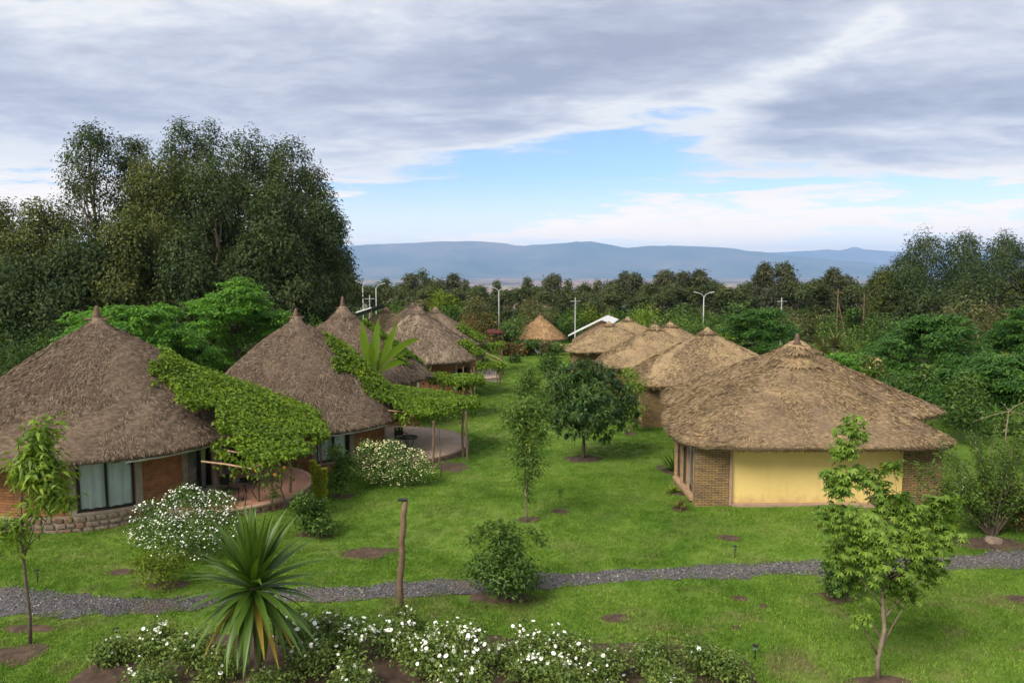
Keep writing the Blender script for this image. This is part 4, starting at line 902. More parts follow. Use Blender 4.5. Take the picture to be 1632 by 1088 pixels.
# tall eucalyptus on the left and the darker grove on the right
def euca(label, px, top, Y, wpx, seed, mat='euca', low=.16, ncl=340, nl=26, nlobe=26, group='eucalyptus grove on the left', airy=.5, L=.27, trunk=.28):
    r = np.random.default_rng(seed); x = P(px, 500, Y)[0]; g = float(gz(x, Y)); H = P(px, top, Y)[2] - g; w = wpx / F * Y / 2
    lobes = []
    for i in range(nlobe):
        f = low + (1 - low) * ((i + r.uniform(0, 1)) / nlobe); env = w * (0.55 + .55 * math.sin(math.pi * min(1, (f - low) / (1 - low) * .86 + .10))) * (1 - .30 * max(0, f - .75) / .25)
        lr = r.uniform(.20, .42) * w + .45; a = r.uniform(0, 6.28); d = max(0, env - lr) * math.sqrt(r.uniform(.1, 1)); lobes.append((math.cos(a) * d, math.sin(a) * d, H * f - lr * .7, lr, lr, lr * r.uniform(.8, 1.25)))
    return leafy(label, 'eucalyptus_tree', 'tree', (x, Y, g), lobes, ncl, nl, (.26 + w * .03), L, .13, mat, H * .93, trunk, 'bark_pale', .3, .25, .45, 1.0, .72, .45, seed, group, twigs=60, fork=.3)[0]
E_ = [('leafy eucalyptus filling the skyline between the two ragged tops', 350, 206, 71, 130, 119, 'euca', .3, 260), ('eucalyptus joining the flat top to the right shoulder', 438, 218, 71, 120, 120, 'euca', .25, 260), ('eucalyptus stepping down to the right end of the grove', 505, 268, 68, 110, 121, 'euca', .2, 260), ('tall airy eucalyptus with bare gaps, highest of the left grove', 160, 196, 66, 150, 101, 'euca', .30, 300),
      ('slim eucalyptus leaning against the right side of the highest one', 222, 214, 68, 95, 102, 'euca', .25, 240),
      ('ragged topped eucalyptus near the middle of the left grove skyline', 305, 200, 70, 150, 103, 'euca', .2, 330),
      ('broad dense eucalyptus in front of the middle of the left grove', 262, 246, 62, 190, 104, 'euca_y', .12, 420),
      ('eucalyptus with flat feathery top right of the grove middle', 398, 210, 69, 150, 105, 'euca', .2, 330),
      ('eucalyptus with see through crown on the right shoulder of the grove', 470, 232, 67, 140, 106, 'euca', .12, 320),
      ('dark eucalyptus at the right end of the left grove beside the mountains', 520, 322, 64, 120, 107, 'euca', .04, 380),
      ('dense dark eucalyptus filling the centre of the left grove', 345, 262, 61, 190, 108, 'euca', .08, 430),
      ('dark eucalyptus behind the green feathery trees, right of the grove centre', 440, 296, 60, 170, 109, 'euca', .06, 420),
      ('yellowish green young eucalyptus rounding off the left of the grove', 80, 322, 58, 170, 110, 'euca_y', .06, 400),
      ('olive eucalyptus with a bright tip in front of the dense ones', 205, 346, 56, 150, 111, 'euca_y', .06, 400),
      ('eucalyptus cut by the left edge of the picture', 0, 318, 61, 140, 112, 'euca_y', .06, 380),
      ('dark eucalyptus low behind the nearest left hut', 130, 385, 54, 170, 113, 'euca', .04, 360),
      ('low dark eucalyptus at the foot of the grove centre', 300, 372, 57, 170, 114, 'euca', .04, 360),
      ('low dark eucalyptus left of the third hut peak', 480, 372, 62, 130, 115, 'euca', .02, 320),
      ('shadowy low eucalyptus in the lower left corner of the grove', 30, 410, 53, 170, 116, 'euca', .02, 340),
      ('shadowy low eucalyptus between the two green feathery trees', 395, 400, 58, 150, 118, 'euca', .02, 340)]
for (lb_, px, tp, Y, w, sd, mt, lw, nc) in E_: euca(lb_, px, tp, Y, w, sd, mt, lw, int(nc * (1.35 if tp < 240 else 2.0)), 34, 34)
E2 = [('rounded dark eucalyptus with a pale spire, leftmost summit of the right grove', 1468, 374, 98, 120, 131), ('low eucalyptus sloping down to the left end of the right grove', 1408, 428, 96, 80, 132), ('broad olive eucalyptus in the middle of the right grove', 1530, 380, 97, 130, 133),
      ('eucalyptus near the right edge with pale feathery top', 1592, 374, 95, 120, 134), ('eucalyptus cut by the right edge of the picture', 1655, 380, 93, 130, 135), ('small dark eucalyptus in front of the right grove', 1450, 420, 92, 110, 136), ('dark low eucalyptus in front of the right grove middle', 1540, 425, 91, 130, 137)]
for (lb_, px, tp, Y, w, sd) in E2: euca(lb_, px, tp, Y, w, sd, 'euca_y' if sd % 3 == 0 else 'euca', .05, 560, 28, 28, 'eucalyptus grove on the right', .45, .34, .3)

# feathery, layered green trees
def feathery(label, px, top, Y, wpx, seed, mat='fern', bot=None, ncl=900):
    r = np.random.default_rng(seed); x = P(px, 500, Y)[0]; g = float(gz(x, Y)); H = P(px, top, Y)[2] - g; w = wpx / F * Y / 2; lobes = []
    for i in range(34):
        a = r.uniform(0, 6.28); d = w * .86 * math.sqrt(r.uniform(0, 1)); f = 1 - .62 * (d / w) ** 2.2 - r.uniform(0, .42) * (1 if i % 2 else .2); lr = r.uniform(.24, .36) * w; lobes.append((math.cos(a) * d, math.sin(a) * d, H * max(.26, f) - lr * .5, lr, lr, lr * .5))
    C = lobes_points(lobes, ncl, .6, r, .6); root = thing('feathery_tree', label, 'tree', (x, Y, g), 'feathery leaved shade trees')
    # each point carries a flat fan of fronds
    k = 26; idx = np.repeat(np.arange(ncl), k); n = len(idx); a = r.uniform(0, 6.28, n); D = unit(np.column_stack([np.cos(a), np.sin(a), r.normal(-.12, .22, n)]) + unit(C[idx] * [1, 1, 0]) * .5)
    V, Fq = leaf_quads(C[idx] + r.normal(0, .13, (n, 3)) * [1.3, 1.3, .5], D, unit(rdir(n, r) * .45 + [0, 0, 1.]), r.uniform(.20, .44, n), r.uniform(.06, .12, n), .22, .5)
    tag(mk('crown', V, Fq, M[mat], root), kind='stuff'); woody(root, H * .62, lobes, .16, M['bark'], seed=seed, fork=.3); return root
feathery('wide feathery green tree rising behind the nearest left hut peak', 200, 462, 41, 255, 201)
feathery('domed feathery green tree behind the second left hut peak', 374, 440, 49, 195, 202)
feathery('flat topped feathery tree behind the right end of the nearest right hut', 1490, 494, 52, 200, 203, 'fern_d')
feathery('feathery tree at the right edge above the arching shrub', 1610, 548, 40, 190, 204, 'fern_d')
feathery('dark rounded feathery tree behind the second right hut peak', 1210, 487, 66, 140, 205, 'fern_d')
feathery('small feathery tree tucked under the flat topped one', 1440, 590, 46, 130, 206, 'fern_d', ncl=420)
feathery('feathery tree at the far right, half out of the picture', 1640, 470, 58, 120, 207, 'fern_d')
feathery('low feathery tree just right of the twin roof finials', 1345, 560, 50, 110, 208, 'fern', ncl=380)

# belt of trees beyond the garden: three shapes, copied
def belt_proto(kind, seed):
    r = np.random.default_rng(seed); H = 10.0; lobes = []
    if kind == 'spire':
        for i in range(16): f = .12 + .86 * i / 15; a = r.uniform(0, 6.28); w = 1.75 * (1.05 - f) ** .6 * r.uniform(.4, 1); lr = .45 + .75 * (1.08 - f); lobes.append((math.cos(a) * w, math.sin(a) * w, H * f - .3, lr, lr, lr * .9))
        m, nm, ncl, nl = 'belt', 'spire_tree', 460, 14
    elif kind == 'open':
        for i in range(20): f = .22 + .76 * r.uniform() ** .8; a = r.uniform(0, 6.28); w = 2.1 * math.sin(math.pi * min(.96, f)) ** .5 * math.sqrt(r.uniform(.1, 1)); lr = r.uniform(.5, .9); lobes.append((math.cos(a) * w, math.sin(a) * w, H * f - .3, lr, lr, lr * 1.3))
        m, nm, ncl, nl = 'belt_g', 'open_crowned_tree', 430, 14
    else:
        for i in range(18): f = .12 + .8 * r.uniform(); a = r.uniform(0, 6.28); w = 3.0 * math.sqrt(max(.05, 1 - (f * 1.02) ** 2)) * math.sqrt(r.uniform(.1, 1)); lr = r.uniform(.8, 1.3); lobes.append((math.cos(a) * w, math.sin(a) * w, H * f, lr, lr, lr * .8))
        m, nm, ncl, nl = 'belt', 'round_crowned_tree', 520, 14
    return leafy('x', nm, 'tree', (0, 0, 0), lobes, ncl, nl, .30, .42, .17, m, H * .9, .16, 'bark', .35, .2, .3 if kind != 'round' else .1, 1, .35, .2, seed, 'tree belt beyond the garden', twigs=20)[0]
PROT = {(k, i): belt_proto(k, 300 + 7 * i + j) for j, k in enumerate(('spire', 'open', 'round')) for i in range(2)}
ordn = ['first', 'second', 'third', 'fourth', 'fifth', 'sixth', 'seventh', 'eighth', 'ninth', 'tenth', 'eleventh', 'twelfth', 'thirteenth', 'fourteenth', 'fifteenth', 'sixteenth', 'seventeenth', 'eighteenth', 'nineteenth', 'twentieth']
BELT = [(588, 452, 118, 'round'), (612, 444, 128, 'spire'), (636, 448, 122, 'round'), (652, 437, 135, 'open'), (677, 430, 130, 'spire'), (697, 446, 124, 'round'), (722, 440, 132, 'open'), (744, 446, 126, 'spire'), (768, 452, 120, 'round'), (790, 447, 135, 'spire'), (815, 456, 122, 'round'), (842, 442, 126, 'spire'), (862, 452, 118, 'round'), (883, 438, 128, 'open'), (905, 446, 122, 'spire'),
        (930, 452, 116, 'round'), (952, 446, 126, 'spire'), (975, 450, 120, 'round'), (990, 437, 124, 'open'), (1012, 436, 120, 'open'), (1034, 446, 118, 'round'), (1056, 432, 122, 'open'), (1074, 448, 114, 'round'), (1093, 434, 120, 'open'), (1116, 434, 124, 'open'), (1140, 448, 116, 'round'), (1166, 456, 112, 'round'), (1190, 450, 114, 'round'), (1216, 424, 110, 'open'), (1244, 420, 108, 'open'),
        (1272, 440, 106, 'round'), (1300, 446, 108, 'round'), (1322, 432, 110, 'open'), (1344, 440, 108, 'open'), (1370, 450, 106, 'round'), (1398, 444, 108, 'round'), (560, 446, 112, 'round'), (545, 420, 118, 'open')]
cnt = {}; kw_ = {'spire': 'narrow spire shaped dark tree', 'open': 'open crowned grey green tree', 'round': 'rounded dark green tree'}; used = set()
ordn += ['twenty ' + q for q in ordn[:9]]
fill_ = [(575 + 37 * q, 452 + (q * 29) % 14, 108 + (q * 17) % 10) for q in range(22)]
for i, (px, tp, Y, kd) in enumerate(sorted(BELT)):
    cnt[kd] = cnt.get(kd, -1) + 1; key = (kd, i % 2); x = P(px, 470, Y)[0]; g = float(gz(x, Y)); sc = (P(px, tp, Y)[2] - g) / 10.0
    lab = f'{kw_[kd]} in the far belt, {ordn[cnt[kd]]} such from the left'
    if key not in used: used.add(key); o = PROT[key]; o.location = (x, Y, g); o.rotation_euler = (0, 0, i * 1.7); o.scale = (sc * 1.05, sc * 1.05, sc); o['label'] = lab
    else: copy_tree(PROT[key], (x, Y, g), i * 1.7, (sc * random.uniform(.85, 1.15),) * 2 + (sc,), lab)

for q, (px, tp, Y) in enumerate(fill_):
    x = P(px, 470, Y)[0]; g = float(gz(x, Y)); sc = (P(px, tp, Y)[2] - g) / 10.0; sx = sc * random.uniform(1.0, 1.35)
    copy_tree(PROT[('round', q % 2)], (x, Y, g), q * 2.3, (sx, sx, sc), f'low spreading tree filling the far belt, {ordn[q]} such from the left')
# shrubs and small trees between the huts and the belt
def shrub(label, px, base_py, wpx, hpx, mat, seed, name='shrub', Y=None, ncl=160, nl=12, L=.16, W=.07, flat=.8, up=.4, cat='shrub', r0=.03, nlobes=9, group=None, hang=0., spread=None, twigs=14, shell=.35):
    r = np.random.default_rng(seed)
    if Y is None: b = G(px, base_py)
    else: b = P(px, base_py, Y); b[2] = gz(b[0], b[1])
    k = b[1] / F; w = wpx * k / 2
    H = hpx * k if Y is None else max(.6, P(px, base_py - hpx, Y)[2] - b[2])
    lobes = []
    for i in range(nlobes):
        a = r.uniform(0, 6.28); d = w * .68 * math.sqrt(r.uniform(0, 1)); lr = r.uniform(.28, .45) * w; z = H * r.uniform(.3, .95) * (1 - .3 * (d / w)) - lr * .3; rz_ = min(lr, H * .36)
        lobes.append((math.cos(a) * d, math.sin(a) * d, max(rz_ * .6, min(z, H - rz_)), lr, lr, rz_))
    return leafy(label, name, cat, b, lobes, ncl, nl, spread or .16 * w, L, W, mat, H * .8, r0, 'bark', up, .2, hang, flat, shell, .3, seed, group, twigs=twigs)
for a in (('pale green leafy tree behind the fourth hut peak', 706, 492, 60, 44, 'yellowgreen', 401, 96), ('dark round bush just right of the hut peaks', 720, 512, 50, 36, 'shrub', 402, 92), ('long rusty brown hedge bush left of the gazebo', 770, 530, 110, 34, 'rust', 403, 90), ('dark bush at the right end of the rusty hedge', 818, 540, 60, 46, 'shrub', 404, 88),
          ('olive bush behind the rusty hedge', 755, 500, 70, 34, 'greygreen', 405, 100), ('grey green bush behind the dark one near the gazebo', 850, 500, 80, 36, 'greygreen', 406, 101), ('mid green bush right behind the gazebo roof', 915, 525, 60, 40, 'mid', 407, 104), ('sunny bush behind the white gabled roof', 955, 510, 60, 34, 'yellowgreen', 408, 104),
          ('fresh green bush behind the farthest right hut', 1030, 515, 80, 36, 'bright', 409, 98), ('mid green bush behind the third right hut', 1080, 525, 80, 36, 'mid', 410, 88), ('dark bush below the two armed street lamp', 1130, 530, 80, 40, 'shrub', 411, 86), ('fresh green bush left of the dark feathery tree', 1160, 540, 60, 36, 'bright', 412, 78),
          ('grey green bush right of the dark feathery tree', 1280, 525, 90, 40, 'greygreen', 413, 84), ('mid green bush beneath the braced wooden pole', 1345, 535, 90, 44, 'mid', 414, 80), ('dark bush in front of the right grove foot', 1400, 545, 100, 60, 'shrub', 415, 78), ('pale grey green shrub tree below the right grove', 1580, 545, 130, 90, 'greygreen', 416, 70),
          ('pale shrub left of the pale shrub tree', 1520, 530, 80, 60, 'greygreen', 417, 74), ('dark bush left of the lamp posts', 555, 520, 70, 40, 'shrub', 418, 98), ('mid green bush behind the far hut peaks', 640, 490, 70, 30, 'mid', 419, 104), ('deep green bush behind the nearest right hut roof', 1420, 660, 110, 70, 'shrub', 420, 41), ('deep green bush under the feathery tree at the right edge', 1540, 660, 120, 70, 'shrub', 421, 37), ('deep green bush at the far right edge behind the arching shrub', 1640, 690, 120, 80, 'mid', 422, 31),
          ('dark thicket left behind the nearest hut', 20, 610, 160, 110, 'shrub', 423, 47), ('dark thicket between the first two hut peaks', 320, 600, 130, 90, 'shrub', 424, 45), ('dark thicket right of the second hut peak', 500, 560, 90, 70, 'shrub', 425, 53), ('dark thicket below the wide feathery tree', 110, 580, 150, 80, 'shrub', 426, 50)):
    shrub(a[0], a[1], a[2], a[3], a[4], a[5], a[6], 'background_bush', a[7], 170 if a[7] > 60 else 380, 11, .32 if a[7] > 60 else .19, .15 if a[7] > 60 else .08, cat='bush', group='bushes around the garden', nlobes=11)
for i, px in enumerate(range(600, 1400, 32)):
    shrub(f'{["dark", "olive", "grey green"][i % 3]} low bush at the belt foot, {ordn[i // 3]} of its colour from the left', px, 512 + (i * 37) % 14, 56, 34 + (i * 23) % 16, ['shrub', 'mid', 'greygreen'][i % 3], 460 + i, 'belt_bush', 104 + (i * 13) % 8, 120, 11, .42, .2, cat='bush', group='low bushes along the tree belt', nlobes=9, twigs=5)
r_, C = shrub('pale pink flowering bush right of the twin roof finials', 1392, 600, 60, 48, 'mid', 430, 'flowering_bush', 47, 150, 9, .22, .1); blossoms(r_, C, 130, .17, 'pinkbloom', 3, .1)
r_, C = shrub('mid green bush below the pale pink flowering one', 1462, 600, 60, 40, 'shrub', 431, 'flowering_bush', 45, 150, 9, .22, .1); blossoms(r_, C, 26, .14, 'pinkbloom', 4, .1)
# hedge in front of the gazebo
for i, (px, w, h, m) in enumerate(((812, 30, 22, 'rust'), (832, 28, 20, 'rust'), (850, 26, 30, 'shrub'), (868, 30, 24, 'greygreen'), (886, 24, 26, 'mid'))):
    r_, C = shrub(['low rusty bush at the left end of the gazebo hedge', 'rusty bush left of the gazebo front', 'cone shaped dark bush before the gazebo', 'speckled bush hiding the gazebo front', 'bush beside the white gazebo pillar'][i], px, 558, w * 1.15, h * .55, m, 440 + i, 'hedge_bush', 85.0, 190, 9, .3, .14, group='hedge before the gazebo', nlobes=7)
    if i in (1, 3, 4): blossoms(r_, C, 60, .22, 'pinkbloom', i, .1)

# ------------------------------------------------------------------ garden plants on the lawn
def mango():
    b = G(930, 732); Y = b[1]; root = thing('mango_tree', 'dense round mango tree with drooping dark leaves on the lawn', 'tree', b); r = np.random.default_rng(55)
    lobes = pxlobes([(905, 612, 34, -.3), (950, 610, 36, .2), (930, 640, 48, 0), (890, 655, 26, -.2), (985, 640, 32, .1), (960, 665, 36, -.6), (915, 668, 34, -.6), (930, 595, 24, .4), (1000, 665, 20, 0), (890, 630, 24, .6), (965, 635, 42, .8), (920, 640, 40, 1.0), (940, 650, 40, -1.0)], b, Y)
    C = lobes_points(lobes, 1300, .72, r, .3); cen = np.mean(np.asarray(lobes)[:, :3], 0); ax = unit(C - cen + [0, 0, .25]); k = 11; idx = np.repeat(np.arange(len(C)), k); n = len(idx)
    D = unit(ax[idx] * .5 + rdir(n, r) * .9 + [0, 0, -.1]); V, Fq = leaf_quads(C[idx] + r.normal(0, .03, (n, 3)), D, unit(rdir(n, r) * .3 + [0, 0, .8] + ax[idx] * .7), r.uniform(.20, .32, n), r.uniform(.05, .08, n), .25, .45)
    tag(mk('crown', V, Fq, M['mango'], root), kind='stuff'); woody(root, 2.4, lobes, .10, M['bark'], seed=5, fork=.4)
mango()
b = G(713, 735)
def tree_px(label, bx, by, lobes, ncl, nl, spread, L, W, mat, trunk, seed, hfrac=.8, name='young_tree', cat='tree', **kw):
    b = G(bx, by); lb = pxlobes(lobes, b, b[1]); H = max(l[2] for l in lb) * hfrac
    return leafy(label, name, cat, b, lb, ncl, nl, spread, L, W, mat, H, trunk, kw.pop('bark', 'bark_pale'), seed=seed, **kw)
tree_px('slender young tree with a leafy column of small leaves before the mango', 840, 832, [(830, 662, 34), (850, 655, 30, .3), (812, 668, 24), (855, 690, 26), (835, 705, 28), (838, 730, 26), (850, 745, 22), (840, 768, 17), (842, 792, 12), (866, 655, 20)], 520, 9, .10, .13, .05, 'mid', .035, 61, .95, shell=.2, droop=.3, twigs=40)
tree_px('pale green young tree behind the slender one on the lawn', 842, 646, [(836, 602, 16), (852, 606, 16), (842, 620, 18), (858, 625, 14), (828, 622, 12), (845, 592, 11)], 240, 9, .16, .18, .07, 'mid', .05, 62, .8, shell=.2)
tree_px('dark leafy young tree beside the mango crown', 876, 612, [(874, 575, 14), (886, 580, 12), (866, 585, 11), (878, 592, 12)], 220, 9, .18, .2, .08, 'shrub', .06, 63, .8)
tree_px('light green young tree to the right behind the mango', 1004, 690, [(1000, 640, 18, .5), (1012, 620, 18), (1004, 600, 12), (1014, 650, 14), (1006, 660, 12)], 220, 9, .14, .17, .07, 'bright', .05, 64, .8)
shrub('small round bush far down the lawn', 820, 578, 20, 14, 'shrub', 65, 'lawn_bush', None, 90, 9, .2, .09)
PB_, _ = shrub('dark upright leafy bush on the lawn beside the gravel path', 805, 958, 128, 118, 'shrub', 66, 'round_bush', None, 420, 12, .11, .05, up=.35, nlobes=16, twigs=50, spread=.13, shell=.25)
for q in range(1):
    b = G(805, 958); lb = pxlobes([(765, 850, 9), (782, 842, 8), (800, 838, 8), (822, 840, 8), (845, 850, 8), (862, 862, 8), (752, 865, 8)], b, b[1])
    C, on = lobes_points(lb, 120, .3, np.random.default_rng(67), .3, True); V, Fq = leaves_at(C, 7, .07, .10, .045, .3, .1, -.5, 1., on); tag(mk('shoots', V, Fq, M['mid'], PB_), kind='stuff')
shrub('dark glossy round bush beside the nearest left terrace', 502, 855, 74, 78, 'shrub', 68, 'round_bush', None, 300, 11, .10, .055, nlobes=12, spread=.13)
shrub('airy yellowish green bush on a soil ring before the nearest hut', 258, 934, 84, 78, 'yellowgreen', 69, 'young_bush', None, 170, 8, .09, .045, nlobes=10, spread=.13, twigs=40)
shrub('upright leafy shrub in front of the second left hut doors', 546, 790, 56, 92, 'mid', 70, 'leafy_shrub', None, 210, 9, .13, .06, nlobes=11, spread=.14, twigs=30)
shrub('dark bush on a soil ring behind the palmate leaved tree', 1345, 952, 74, 86, 'shrub', 71, 'round_bush', None, 240, 10, .10, .05, nlobes=11, spread=.12)
def daisy(label, px, py, wpx, hpx, nfl, pet, seed):
    r_, C = shrub(label, px, py, wpx, hpx, 'shrub', seed, 'flowering_shrub', None, 520, 9, .08, .035, nlobes=26, spread=.16, twigs=20, shell=.75)
    return r_, C
def daisy_mound(label, lobes_px, bx, by, nfl, seed, pet='petal'):
    b = G(bx, by); lb = pxlobes(lobes_px, b, b[1]); r_, C = leafy(label, 'flowering_shrub', 'shrub', b, lb, 900, 10, .11, .085, .032, 'shrub', .7, .03, 'bark', seed=seed, shell=.8, top=.35, twigs=25)
    C = lobes_points(lb, 4000, .97, np.random.default_rng(seed + 1), .3); C = C[C[:, 2] > .08]
    blossoms(r_, C, int(nfl * .8), .044, pet, seed, .04, lift=.05, zmin=.06)
daisy_mound('mound of small white daisies beside the nearest left hut window', [(250, 835, 40), (295, 822, 46), (340, 825, 42, .2), (270, 855, 36, -.3), (320, 850, 38, -.3), (360, 845, 26), (225, 848, 22), (300, 800, 26, .3), (345, 805, 22, .3)], 292, 888, 1500, 81)
daisy_mound('spreading mound of cream flowers below the second left terrace', [(590, 735, 28), (625, 735, 32), (660, 742, 26), (600, 750, 22, -.3), (640, 752, 24, -.3), (675, 752, 18), (585, 718, 16, .4), (612, 715, 14, .4)], 628, 772, 1700, 83, 'petal_cream')
# spiky yellow-green columns
def column_plant():
    b = G(508, 800); root = thing('column_plant', 'yellow green spiky column plant beside the red terrace', 'plant', b); r = np.random.default_rng(9)
    for px, top, w in ((499, 735, 9), (508, 742, 5), (517, 748, 8)):
        tp = P(px, top, b[1]) - b; bs = np.array([tp[0] * .8, 0, 0]); n = 420; f = r.uniform(.05, 1, n)[:, None]; Pp = bs * (1 - f) + tp * f; a = r.uniform(0, 6.28, n)
        V, Fq = leaf_quads(Pp, unit(np.column_stack([np.cos(a), np.sin(a), np.full(n, .55)])), unit(rdir(n, r) * .3 + [0, 0, 1.]), w / F * b[1] * r.uniform(.6, 1.1, n), .08, 0.05)
        st = MB().tube([bs, (bs + tp) / 2, tp], [.03, .03, .015], 6).build('stem', M['stem_green'], root); tag(mk('leaf_spikes', V, Fq, M['lime'], st), kind='stuff')
column_plant()
# flowers climbing the nearest pergola
def climber():
    b = G(434, 815); root = thing('flower_climber', 'thin climber with orange blossoms on the nearest pergola post', 'plant', b); r = np.random.default_rng(19)
    C = np.array([(r.normal(0, .16), r.normal(0, .12), z) for z in r.uniform(.5, 2.0, 60)]); V, Fq = leaves_at(C, 7, .08, .11, .055, .4, .3, .2, r=r); tag(mk('foliage', V, Fq, M['mid'], root), kind='stuff')
    for q in range(3): MB().tube([(q * .05 - .05, 0, 0), (r.normal(0, .08), r.normal(0, .06), 1), (r.normal(0, .1), r.normal(0, .1), 2.0)], [.014, .012, .008], 5).build('stem', M['bark'], root)
    blossoms(root, C[C[:, 2] > 1.2], 5, .16, 'petal_orange', 2, .06)
climber()
# sword-leaved dracaena
def dracaena():
    b = G(418, 1088); Y = 13.6; b = P(412, 1000, Y); b[2] = gz(b[0], b[1]); head = P(404, 936, Y) - b; root = thing('dracaena', 'large sword leaved rosette plant on a short trunk in the foreground', 'plant', b); r = np.random.default_rng(4)
    MB().tube([(0, 0, -.1), (head * [.3, .3, .5]), head], [.085, .075, .07], 10).build('trunk', M['bark'], root, smooth=True)
    ms = [strip_mesh('leaf', M['blade_leaf'], 10, 1.0, .115, bd, .3, 0, .4) for bd in (.14, .32, .55, .85)]; md = [strip_mesh('leaf', M['blade_dry'], 10, 1.0, .10, bd, .3, 0, .4) for bd in (.4, .8)]
    N = 150
    for i in range(N):
        f = i / (N - 1); el = R(86 - 152 * f ** 1.08 + r.normal(0, 6)); az = i * 2.39996 + r.normal(0, .15); L = r.uniform(1.2, 1.58) * (1 - .25 * max(0, .1 - f) * 5)
        dry = f > .78 and r.uniform() < .4
        me = md[int(r.integers(2))] if dry else ms[min(3, int(f * 3.2 + r.uniform(0, 1)))]
        p = head + np.array([0, 0, .16 - .34 * f]) + np.array([math.cos(az), math.sin(az), 0]) * .05
        o = inst('leaf', me, root, p, (r.normal(0, .12), -el, az), (L * (1.05 if f > .6 else 1), 1.2, L))
        o.rotation_mode = 'XYZ'
dracaena()
# banana plant behind the second hut
def banana():
    Y = 38.6; b = P(597, 600, Y); b[2] = gz(b[0], b[1]); root = thing('banana_plant', 'banana plant with upright bright leaves between second and third left huts', 'plant', b); r = np.random.default_rng(14)
    k0 = P(597, 600, Y) - b; MB().tube([(0, 0, -.1), k0 * .5, k0], [.17, .14, .10], 10).build('stem', M['stem_green'], root, smooth=True)
    for (tx, ty, cx, cy, w, dy) in ((578, 512, 580, 560, .5, 0.), (603, 507, 597, 560, .5, .2), (634, 512, 612, 570, .40, .0), (528, 538, 560, 548, .36, .3), (668, 540, 632, 545, .38, -.3), (646, 578, 625, 572, .34, -.5), (560, 590, 575, 570, .3, -.4), (617, 540, 606, 580, .3, .5), (590, 545, 592, 580, .3, -.6)):
        A_, B_, C_ = k0, P(cx, cy, Y + dy * .5) - b, P(tx, ty, Y + dy) - b; n = 16; s = np.linspace(0, 1, n)[:, None]; c = A_ * (1 - s) ** 2 + B_ * 2 * s * (1 - s) + C_ * s * s
        t = unit(np.gradient(c, axis=0)); side = unit(np.cross(t, np.array([.25, 1., .15]))); up = np.cross(side, t); ww = (w * np.clip((s - .12) / .3, 0.05, 1) ** .8 * np.clip((1 - s) / .35, 0.02, 1) ** .6)
        ww = ww * (1 - .18 * (r.uniform(size=(n, 1)) > .72)); V = np.stack([c - side * ww / 2 - up * ww * .10, c, c + side * ww / 2 - up * ww * .10], 1).reshape(-1, 3)
        Fc = np.array([(i * 3 + j, i * 3 + 3 + j, i * 3 + 4 + j, i * 3 + 1 + j) for i in range(n - 1) for j in range(2)]); lf = mk('leaf', V, Fc, M['banana'], root, smooth=True); MB().tube(c[::3], np.linspace(.028, .008, len(c[::3])), 5).build('midrib', M['yellowgreen'], lf)
banana()
# palmate-leaved young tree in the right foreground
def palmate():
    b = G(1400, 1083); Y = b[1]; root = thing('palmate_tree', 'young tree with hand shaped bright leaves in the right foreground', 'tree', b); r = np.random.default_rng(77)
    lobes = pxlobes([(1358, 690, 32), (1345, 722, 26), (1338, 770, 32, -.1), (1372, 762, 24, .1), (1395, 765, 20, .2), (1330, 830, 34), (1425, 745, 20, .2), (1410, 795, 34, .2), (1365, 835, 38, -.3), (1440, 820, 38), (1485, 812, 28, .2), (1500, 850, 38, -.1), (1515, 805, 24), (1455, 870, 50, -.3), (1395, 880, 50, -.4), (1345, 885, 36, .1), (1480, 905, 36), (1420, 925, 40, .2), (1360, 930, 30, .2), (1450, 950, 26, .1), (1370, 985, 18, -.3)], b, Y)
    C = lobes_points(lobes, 2100, .2, r, .3); cen = np.asarray(lobes)[:, :3].mean(0)
    ml = []
    for q in range(4):
        V = []; Fq = []
        for j in range(7):
            a = (j - 3) * .62 + r.normal(0, .06); v, f = leaf_strip(4, .155 * (1 - .07 * abs(j - 3)) , .043, .75 + r.uniform(0, .4), .2, 0, .5); c_, s_ = math.cos(a), math.sin(a)
            v = np.column_stack([v[:, 0] * c_ - v[:, 1] * s_, v[:, 0] * s_ + v[:, 1] * c_, v[:, 2]]); Fq.append(f + sum(len(x) for x in V)); V.append(v)
        o = mk('leaf', np.concatenate(V), np.concatenate(Fq), M['palm'], smooth=True); ml.append(o.data); bpy.data.objects.remove(o)
    order = np.argsort(C[:, 1]); near = set(order[:300].tolist()); V = []; Fq = []; nv = 0
    for i, p in enumerate(C):
        d = p - cen; az = math.atan2(d[1], d[0]) + r.normal(0, .7); sc = r.uniform(.7, 1.1); pit = r.normal(.35, .45); rot = Matrix.Rotation(az, 4, 'Z') @ Matrix.Rotation(pit, 4, 'Y') @ Matrix.Rotation(r.normal(0, .3), 4, 'X'); me = ml[i % 4]
        if i in near: inst('leaf', me, root, p, rot.to_euler(), (sc,) * 3)
        else:
            v = np.empty(len(me.vertices) * 3, np.float32); me.vertices.foreach_get('co', v); v = v.reshape(-1, 3) * sc @ np.array(rot.to_3x3()).T + p; f = np.array([list(pl.vertices) for pl in me.polygons]); V.append(v); Fq.append(f + nv); nv += len(v)
    tag(mk('inner_leaves', np.concatenate(V), np.concatenate(Fq), M['palm'], root, smooth=True), kind='stuff')
    tw = []
    lb = np.asarray(lobes)
    for i in range(0, 2100, 14): j = np.argmin(np.linalg.norm(lb[:, :3] - C[i], axis=1)); tw.append((lb[j, :3], C[i]))
    woody(root, 3.6, lobes, .055, M['bark_pale'], lean=(.1, 0), twigs=tw, seed=8, fork=.30)
palmate()
